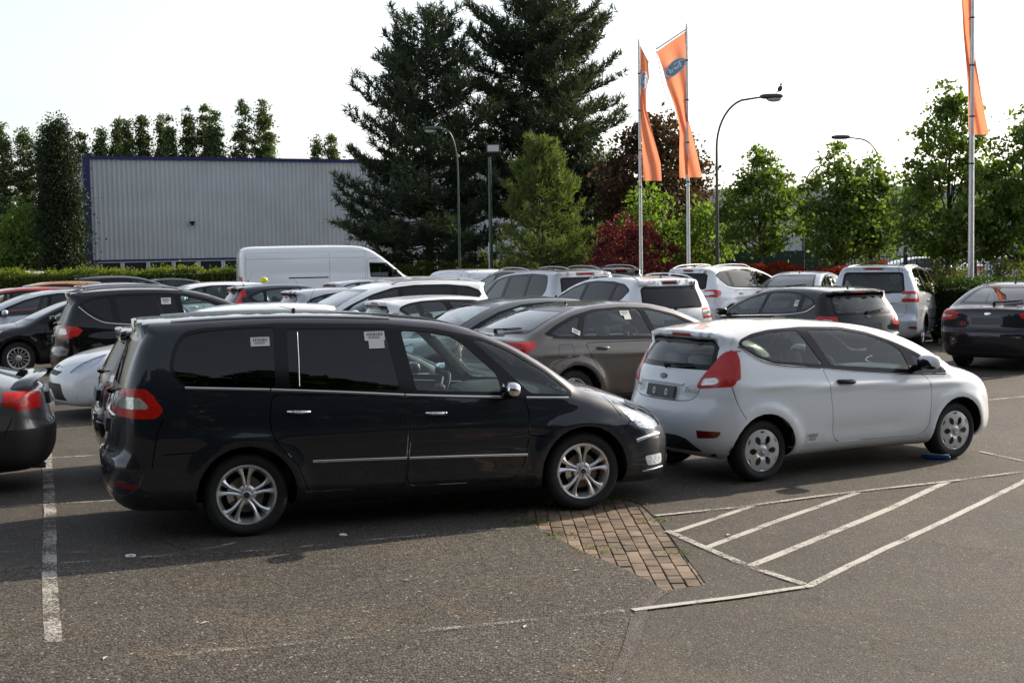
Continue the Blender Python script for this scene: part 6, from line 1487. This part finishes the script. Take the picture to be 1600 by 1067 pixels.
# banner 1: narrow, hangs right of its pole
b1 = banner(3.66, 39, [(7.80, (.03, 0), (.28, .25)), (7.2, (.03, 0), (.30, .2)), (6.5, (.02, 0), (.20, .15)), (6.0, (.03, 0), (.20, .1)), (5.2, (.05, 0), (.42, .12)), (4.5, (.07, 0), (.60, .15)), (4.1, (.08, 0), (.62, .18)), (4.02, (.08, 0), (.62, .18))], 'narrow orange banner twisted round the left flagpole', emblem=(6.55, 7.05, .05, .95), fold=.04)
MB().tube([(0, 0, 7.82), (.30, .28, 7.32)], .014, 6).build('arm', 'satin_metal', b1)
for v in [o for o in kids(b1) if o.name.startswith('cloth')]:
    for q in v.data.vertices:
        if q.co.z > 6.6: q.co.z -= max(0, q.co.x)*1.5*min(1, (q.co.z-6.6)/.9)
b2_ = banner(4.70, 36.7, [(7.78, (-.78, .1), (-.03, 0)), (7.2, (-.62, .1), (-.03, 0)), (6.6, (-.50, .1), (-.03, 0)), (6.0, (-.34, .08), (-.01, 0)), (5.5, (-.24, .06), (.02, 0)), (5.2, (-.20, .05), (.10, -.05)), (4.6, (-.22, .05), (.24, -.08)), (3.98, (-.22, .05), (.36, -.1))], 'wide-topped orange banner with a blue oval emblem, left of its flagpole', emblem=(6.80, 7.22, .02, .98), arm=.50, fold=.05)
MB().tube([(0, 0, 7.84), (-.80, .1, 7.34)], .018, 6).build('arm', 'satin_metal', b2_)
MB().tube([(-.79, .1, 7.30), (-.60, .1, 6.3), (-.30, .08, 5.55), (-.20, .06, 5.3)], .008, 4).build('cord', 'grey_plastic', b2_)
b3 = banner(10.28, 31, [(8.0, (-.26, .1), (.0, 0)), (7.4, (-.20, .1), (.02, 0)), (6.8, (-.17, .1), (.03, 0)), (6.2, (-.12, .08), (.08, 0)), (5.6, (-.08, .05), (.16, -.05)), (5.0, (-.06, .05), (.25, -.1)), (4.55, (-.05, .05), (.34, -.12))], 'orange banner hanging edge-on against the right-hand flagpole', fold=.05)
MB().tube([(0, 0, 7.95), (-.72, .3, 7.72)], .018, 6).build('arm', 'satin_metal', b3)
MB().tube([(-.70, .3, 7.70), (-.55, .25, 7.25), (-.32, .15, 6.85), (-.2, .1, 6.7)], .009, 4).build('cord', 'grey_plastic', b3)
# ------------------------------------------------------------------ street lamps
def arc_lamp(x, y, h0, hh, reach, sgn, label, mat, rad=.07, dirv=(1, 0), glass=True):
    r = empty('street_lamp', (x, y, 0)); tag(r, label, 'street lamp')
    pts = [(0, 0, 0), (0, 0, 1.2), (0, 0, h0*.5), (0, 0, h0)]; rads = [rad*1.1, rad, rad*.8, rad*.55]
    for i in range(1, 10):
        q = i/9*math.pi/2*.86; pts.append((sgn*reach*.72*(1-math.cos(q))*dirv[0], reach*.72*(1-math.cos(q))*dirv[1], h0+(hh-h0)*math.sin(q))); rads.append(rad*.5)
    pts.append((sgn*reach*dirv[0], reach*dirv[1], hh+.05)); rads.append(rad*.42)
    t = MB(); t.tube(pts, rads, 10); t.build('post', mat, r)
    e = Vector(pts[-1]); b = MB(); b.rbox(tuple(e+Vector((sgn*.32*dirv[0], .32*dirv[1], .02))), (.38 if abs(dirv[0]) > .5 else .15, .15 if abs(dirv[0]) > .5 else .38, .085), .7, (16, 8)); b.build('lamp_head', mat, r)
    if glass: g_ = MB(); g_.rbox(tuple(e+Vector((sgn*.40*dirv[0], .4*dirv[1], -.06))), (.24, .12, .10), .9, (14, 8)); g_.build('lamp_glass', 'lamp_glass', r)
    return r
arc_lamp(6.70, 45, 5.3, 6.85, 1.45, 1, 'tall curved street lamp with a bird on its head, right of the banners', 'lamp_post_dark')
bd = empty('pigeon', (8.75, 45, 7.06)); tag(bd, 'dark pigeon perched on the head of the tall curved street lamp', 'bird')
MB().rbox((0, 0, .10), (.075, .05, .10), .9, (10, 8), Matrix.Rotation(R(25), 3, 'Y')).build('body', 'feather', bd)
MB().rbox((.03, 0, .235), (.035, .03, .04), 1., (8, 6)).build('head', 'feather', bd); MB().tube([(.05, 0, .235), (.085, 0, .225)], [.009, .003], 5).build('beak', 'black_trim', bd)
MB().tube([(-.03, 0, .05), (-.12, 0, -.04)], [.03, .012], 6).build('tail', 'feather', bd)
arc_lamp(-2.02, 55, 5.2, 6.85, .65, -1, 'green curved street lamp in front of the left big pine', 'green_paint', rad=.06)
arc_lamp(13.70, 65, 4.3, 5.75, 1.2, 1, 'distant thin curved street lamp between two lindens', 'lamp_post_dark', rad=.06, glass=False)
arc_lamp(14.6, 55, 5.2, 6.25, 1.2, -1, 'street lamp head sticking out above the two-topped linden', 'lamp_post_dark', rad=.06, glass=False)
fl = empty('floodlight', (-.70, 50, 0)); tag(fl, 'green post with a square floodlight, left of the young pine', 'floodlight')
t = MB(); t.tube([(0, 0, 0), (0, 0, 2.6), (0, 0, 5.45)], [.085, .075, .05], 12); t.build('post', 'green_paint', fl)
MB().tube([(-.07, -.05, 0), (-.07, -.05, 2.4)], .025, 6).build('cable_duct', 'pole_grey', fl)
Mh = Matrix.Translation((.14, -.05, 5.72)) @ Matrix.Rotation(R(-28), 4, 'X')
t = MB(); t.add([Mh @ Vector(v) for v in [(-.24, -.06, -.17), (.24, -.06, -.17), (.24, -.06, .17), (-.24, -.06, .17), (-.17, .12, -.12), (.17, .12, -.12), (.17, .12, .12), (-.17, .12, .12)]], [(0, 3, 2, 1), (4, 5, 6, 7), (0, 1, 5, 4), (1, 2, 6, 5), (2, 3, 7, 6), (3, 0, 4, 7)]); hd = t.build('lamp_head', 'lamp_post_dark', fl, smooth=False)
MB().add([Mh @ Vector(v) for v in [(-.20, -.068, -.13), (.20, -.068, -.13), (.20, -.068, .13), (-.20, -.068, .13)]], [(0, 1, 2, 3)]).build('lamp_pane', 'lamp_glass', hd, smooth=False)
# ------------------------------------------------------------------ litter
for i, (x, y, r_, lab) in enumerate([(-2.87, 10.2, .038, 'white ring-shaped lid on the asphalt at the left'), (-1.36, 10.83, .030, 'small white lid on the asphalt below the dark people carrier doors')]):
    b = MB(); b.lathe([(0, .004), (r_*.65, .004), (r_*.75, .009), (r_, .009), (r_, 0)], 18) if i else b.lathe([(r_*.6, 0), (r_*.62, .008), (r_, .009), (r_, 0)], 18)
    o = b.build('plastic_lid', 'paper'); o.location = (x, y, .006); tag(o, lab, 'lid')
bb = empty('blue_brush', (4.24, 14.22, 0), R(-28)); tag(bb, 'flat blue plastic brush lying under the white hatchback front', 'brush')
MB().rbox((.12, 0, .03), (.15, .035, .022), .5, (16, 8)).build('handle', 'blue_plastic', bb); MB().rbox((.14, -.0, .055), (.12, .028, .006), .5, (12, 6)).build('edge', 'paper', bb)
rr = random.Random(8)
labs = ['dry leaf lying left of the seam in the coarse asphalt', 'dry leaf in the middle of the coarse asphalt', 'dry leaf near the faint lower painted line', 'dry leaf between the two front hatch stripes', 'dry leaf below the brick patch', 'dry leaf at the bottom left beside the worn white line']
for i, (x, y) in enumerate([(.05, 8.1), (-.75, 9.3), (-1.9, 8.3), (1.65, 10.6), (.42, 9.5), (-2.3, 7.6)]):
    a = rr.uniform(0, 6); b = MB(); b.add([(-.03, 0, .002), (0, .013, .006), (.035, 0, .004), (0, -.013, .007)], [(0, 1, 2), (0, 2, 3)])
    o = b.build('dry_leaf', 'cream_trim', smooth=False); o.location = (x, y, .008); o.rotation_euler = (0, 0, a); tag(o, labs[i], 'leaf')
# ------------------------------------------------------------------ the cars
def zs(sp, k, **kw):
    d = dict(sp); d['sil'] = [(x, z*k) for x, z in sp['sil']]
    for q in ('dlo',): d[q] = [(x, z*k) for x, z in sp[q]]
    d['windows'] = [([(x, z*k) for x, z in P], m_) for P, m_ in sp['windows']]; d['doors'] = [[(x, z*k) for x, z in P] for P in sp['doors']]
    d['side_gaps'] = [[(x, z*k) for x, z in P] for P in sp['side_gaps']]; d['rear_gaps'] = [[(x, z*k) for x, z in P] for P in sp['rear_gaps']]
    d['windshield'] = [(x, z*k) for x, z in sp['windshield']]; d['b0'] = sp['b0']*k
    if 'third_light' in sp: d['third_light'] = (sp['third_light'][0]*k, sp['third_light'][1]*k, sp['third_light'][2])
    d.update(kw); return d
def put(o, x, y, a, label, cat='car', group=None):
    o.location = (x, y, 0); o.rotation_euler = (0, 0, R(a)); tag(o, label, cat, group); return o
G1 = 'cars parked in the rows'
mpv, Sm, _ = make_car(MPV, 0)
sil_mpv = copy_tree(mpv, None, {'paint_midnight': 'paint_silver', 'glass_clear': 'glass_tint'})
wht_mpv = copy_tree(mpv, None, {'paint_midnight': 'paint_ice', 'glass_dark': 'glass_tint'})
put(mpv, -2.388, 11.681, 18.1, 'large midnight-blue people carrier with chrome strips, nearest car in the photo', 'people carrier', G1)
put(sil_mpv, 1.18, 29.35, 118, 'silver people carrier seen from behind, left of the white crossover with roof rails', 'people carrier', G1)
put(wht_mpv, 7.83, 29.39, 65, 'pale silver people carrier parked against the dark hedge at the right', 'people carrier', G1)
sticker(Sm, mpv, (.155, 1.535, .075, .035, .0)); sticker(Sm, mpv, (1.09, 1.545, .085, .036, .0)); sticker(Sm, mpv, (1.10, 1.48, .065, .034, 0.0), bars=False)
b = MB(); q = Sm.side([(.46, 1.60), (.44, 1.18)], -1); b.tube([q[0]+np.array((0, -.004, 0)), (q[0]+q[1])/2+np.array((0, -.02, 0)), q[1]+np.array((0, -.004, 0))], .0028, 5); b.build('pillar_glint', 'satin_metal', mpv)
b = MB(); b.tube([(1.94, .66, 1.42), (2.26, .70, 1.09)], [.035, .05], 8); b.build('pillar_trim', 'cream_trim', mpv)
text_on(Sm, mpv, 'TDCi', .055, -.45, .93); text_on(Sm, mpv, 'Galaxy', .06, .42, .93)
mini, Sf, _ = make_car(MINI, 0)
mini2 = copy_tree(mini); mini3 = copy_tree(mini, None, {'paint_white': 'paint_silver'})
put(mini, 1.979, 13.688, 28.1, 'white three-door hatchback with red tail lamp and silver wheel covers, in the right foreground', 'car', G1)
text_on(Sf, mini, 'Fiesta', .075, -.43, .875); text_on(Sf, mini, 'Trend', .045, .45, .875)
sticker(Sf, mini, (.56, .385, .075, .05, .02), name='sill_label'); 
put(mini2, -1.86, 22.30, 25, 'white small hatchback with a side-window notice, beyond the dark people carrier roof', 'car', G1)
put(mini3, -4.25, 34.9, 25, 'pale hatchback with a dark rear spoiler end, below the nose of the large white van', 'car', G1)
lift, Sl, _ = make_car(LIFT, 0)
sticker(Sl, lift, (.93, 1.345, .075, .03, 0)); sticker(Sl, lift, (.955, 1.29, .055, .03, 0), bars=False); sticker(Sl, lift, (.07, 1.14, .06, .03, -.45))
put(lift, .35, 18.60, 31, 'grey-brown liftback with notices in its rear side windows, behind the white hatchback', 'car', G1)
for x, y, a, pc, lab in [(1.10, 21.5, 205, 'paint_steel', 'dark grey saloon facing left with a pale windscreen, behind the grey-brown liftback'), (7.11, 34.79, 62, 'paint_silver', 'grey saloon seen from behind between the black hatchback and the pale people carrier'), (8.67, 24.23, 52, 'paint_ink', 'black liftback seen from behind, cut off by the right edge of the photo'), (21.35, 61.9, 4, 'paint_silver', 'silver car beyond the green fence, nearest the right edge')]:
    c = copy_tree(lift, None, {'paint_brown_grey': pc}); put(c, x, y, a, lab, 'car', G1)
nn, _, _ = make_car(zs(LIFT, .87, paint='paint_green_grey', name='low_car', fuel=LIFT['fuel']), 2)
put(nn, -11.72, 51.3, 200, 'grey-green car tail peeping out behind the long navy roof by the hedge', 'car', G1)
cr_b, Sk, _ = make_car(CROSS, 1)
sticker(Sk, cr_b, (.90, 1.48, .075, .05, 0))
put(cr_b, -6.58, 22.39, 20, 'black crossover with curved chrome window line and red tail lamp, at the left', 'car', G1)
for x, y, a, pc, lab in [(-1.22, 25.0, 205, 'paint_white', 'white crossover with long dark side windows facing left, in front of the small white van'), (2.48, 24.49, 117, 'paint_white', 'white crossover with silver roof rails seen from behind, behind the grey-brown liftback'), (2.52, 35.6, 118, 'paint_black', 'black crossover roof with two silver rails, in front of the purple shrub'), (.75, 34.3, 118, 'paint_steel', 'dark crossover roof with a silver rail beside the small white van'), (4.73, 34.28, 45, 'paint_white', 'white crossover with mirrored trees in its side windows, at the foot of the flagpole')]:
    c = copy_tree(cr_b, None, {'paint_black': pc}); put(c, x, y, a, lab, 'car', G1)
    for o in kids(c):
        if o.name.startswith('paper_sticker'):
            for k_ in kids(o): bpy.data.objects.remove(k_)
            bpy.data.objects.remove(o)
hat, Sh, _ = make_car(HATCH, 1)
sticker(Sh, hat, (.20, 1.22, .05, .05, 0), 'L'); 
hz = [(5.58, 23.53, 117, 'paint_black', 'black hatchback facing left with chrome window line, behind the white hatchback roof'), (-1.29, 26.9, 205, 'paint_steel', 'dark grey hatchback roof with a pale windscreen, left of the white crossover'),
      (-4.05, 27.9, 25, 'paint_silver', 'pale hatchback with dark rear window, right of the dark blue hatchback'), (-6.87, 35.21, 205, 'paint_white', 'white car roof in front of the rear end of the large white van'),
      (-12.2, 39.4, 205, 'paint_ochre', 'ochre car roof below the hedge at the far left'), (-10.9, 33.2, 205, 'paint_red', 'red car behind the pale blue-white hatchback at the left edge'),
      (-10.7, 35.7, 25, 'paint_silver', 'silver car roof with an aerial, above the black crossover at the left'), (-9.21, 30.8, 205, 'paint_ice', 'pale hatchback facing left with tinted windows and a round mirror, at the left edge'),
      (-7.19, 27.73, 205, 'paint_black', 'black car with a multi-spoke wheel facing left, left of the black crossover'), (-8.93, 15.67, 20, 'paint_navy', 'dark car whose nose shows behind the old grey liftback at the left edge'),
      (-.65, 44.97, 205, 'paint_navy', 'dark blue car roof left of the small white van'), (18.94, 62.1, 185, 'paint_white', 'white car beyond the green fence, left of the flagpole'), (19.9, 65.8, 8, 'paint_navy', 'dark car beyond the green fence, just left of the flagpole'), (22.86, 63.0, 180, 'paint_silver', 'silver car beyond the green fence, just right of the flagpole'), (-22.04, 64.2, 190, 'paint_white', 'white car roof showing over the hedge at the far left edge')]
alloy = [(nm, me) for nm, me in make_wheel('alloy_multi', .318, .42, .2, 1)]
for i, (x, y, a, pc, lab) in enumerate(hz):
    c = copy_tree(hat, None, {'paint_white': pc}); put(c, x, y, a, lab, 'car', G1)
    if i == 0:
        for o in kids(c):
            if o.name.startswith('window_line'): o.material_slots[0].link = 'OBJECT'; o.material_slots[0].material = MAT['chrome']
    if i == 8:
        for o in kids(c):
            if o.name.startswith('wheel') and o.type == 'EMPTY':
                for k_ in kids(o):
                    for nm, me in alloy:
                        if k_.name.split('.')[0] == nm: k_.data = me
    if i:
        for o in kids(c):
            if o.name.startswith('paper_sticker'):
                for k_ in kids(o): bpy.data.objects.remove(k_)
                bpy.data.objects.remove(o)
for o in kids(hat):
    if o.name.startswith('paper_sticker'):
        for k_ in kids(o): bpy.data.objects.remove(k_)
        bpy.data.objects.remove(o)
_KID.clear()
put(hat, -3.22, 20.63, 205, 'white hatchback nose with blue-grey headlight, between the black crossover and the black estate', 'car', G1)
vert, _, _ = make_car(dict(HATCH, paint='paint_navy', name='tall_lamp_hatchback', rear_window=[(-.56, 1.03), (-.50, 1.36)], lamps=[('tail_light', 'lamp_red', [('S', [(-.47, 1.40), (-.40, 1.40), (-.52, 1.02), (-.80, .98), (-.80, 1.08)]), ('B', [(.60, 1.0), (.9, 1.0), (.75, 1.38), (.56, 1.38)])]), HATCH['lamps'][2]]), 2)
put(vert, -5.90, 31.6, 25, 'dark blue hatchback with a tall red tail lamp, in front of the large white van', 'car', G1)
longr = copy_tree(hat, None, {'paint_white': 'paint_navy', 'glass_tint': 'glass_dark'}); put(longr, -13.93, 46.19, 22, 'long navy car with dark glass in front of the hedge at the left', 'car', G1); longr.scale = (1.08, 1, 1.0)
est, Se, _ = make_car(ESTATE, 1)
put(est, -3.35, 14.37, 19, 'black estate car seen by its tail corner behind the dark people carrier', 'car', G1)
def spoiler(root, S, made, d):
    P = S.end([(y, .97) for y in (-.62, -.3, 0, .3, .62)], -1)
    b = MB(); pts = [(-.70, -.70, .93), (-.78, -.67, 1.04), (-.86, -.48, 1.08), (-.90, 0, 1.09), (-.86, .48, 1.08), (-.78, .67, 1.04), (-.70, .70, .93)]
    C2 = catmull(pts, 4, False); vs = []
    for p in C2:
        for dx, dz in ((-.09, .006), (-.05, .018), (.04, .014), (.09, -.002), (.04, -.010), (-.05, -.008)): vs.append((p[0]+dx, p[1], p[2]+dz))
    n = len(C2); b.add(vs, [(i*6+j, i*6+(j+1) % 6, (i+1)*6+(j+1) % 6, (i+1)*6+j) for i in range(n-1) for j in range(6)]+[tuple(range(6)), tuple(range((n-1)*6, n*6))[::-1]])
    b.build('tail_spoiler', d['paint'], root)
    b = MB(); p = S.side([(-.55, .40)], 1)[0]; b.tube([(-.95, .45, .22), (-.6, .45, .24)], .03, 10); b.build('exhaust_pipe', 'brake_steel', root)
old, So, _ = make_car(zs(OLD, .93, extra=spoiler), 1)
put(old, -5.59, 13.49, 198, 'old grey liftback with looped tail spoiler at the left edge of the photo', 'car', G1)
van, Sv, _ = make_car(VAN, 1)
put(van, -7.45, 43.72, 15, 'large white high-roof panel van in front of the warehouse hedge', 'van', 'white vans')
sv_, _, _ = make_car(zs(SMALLVAN, .90), 1)
put(sv_, -.89, 38.6, 118, 'small white van seen from behind with split rear doors', 'van', 'white vans')
bc = MB(); bc.rbox((0, 0, .05), (.10, .10, .07), .9, (12, 8)); bo = bc.build('beacon', 'yellow'); bo.location = (-6.25, 35.1, 1.46); tag(bo, 'yellow rounded beacon on the roof of the white car by the van', 'beacon')
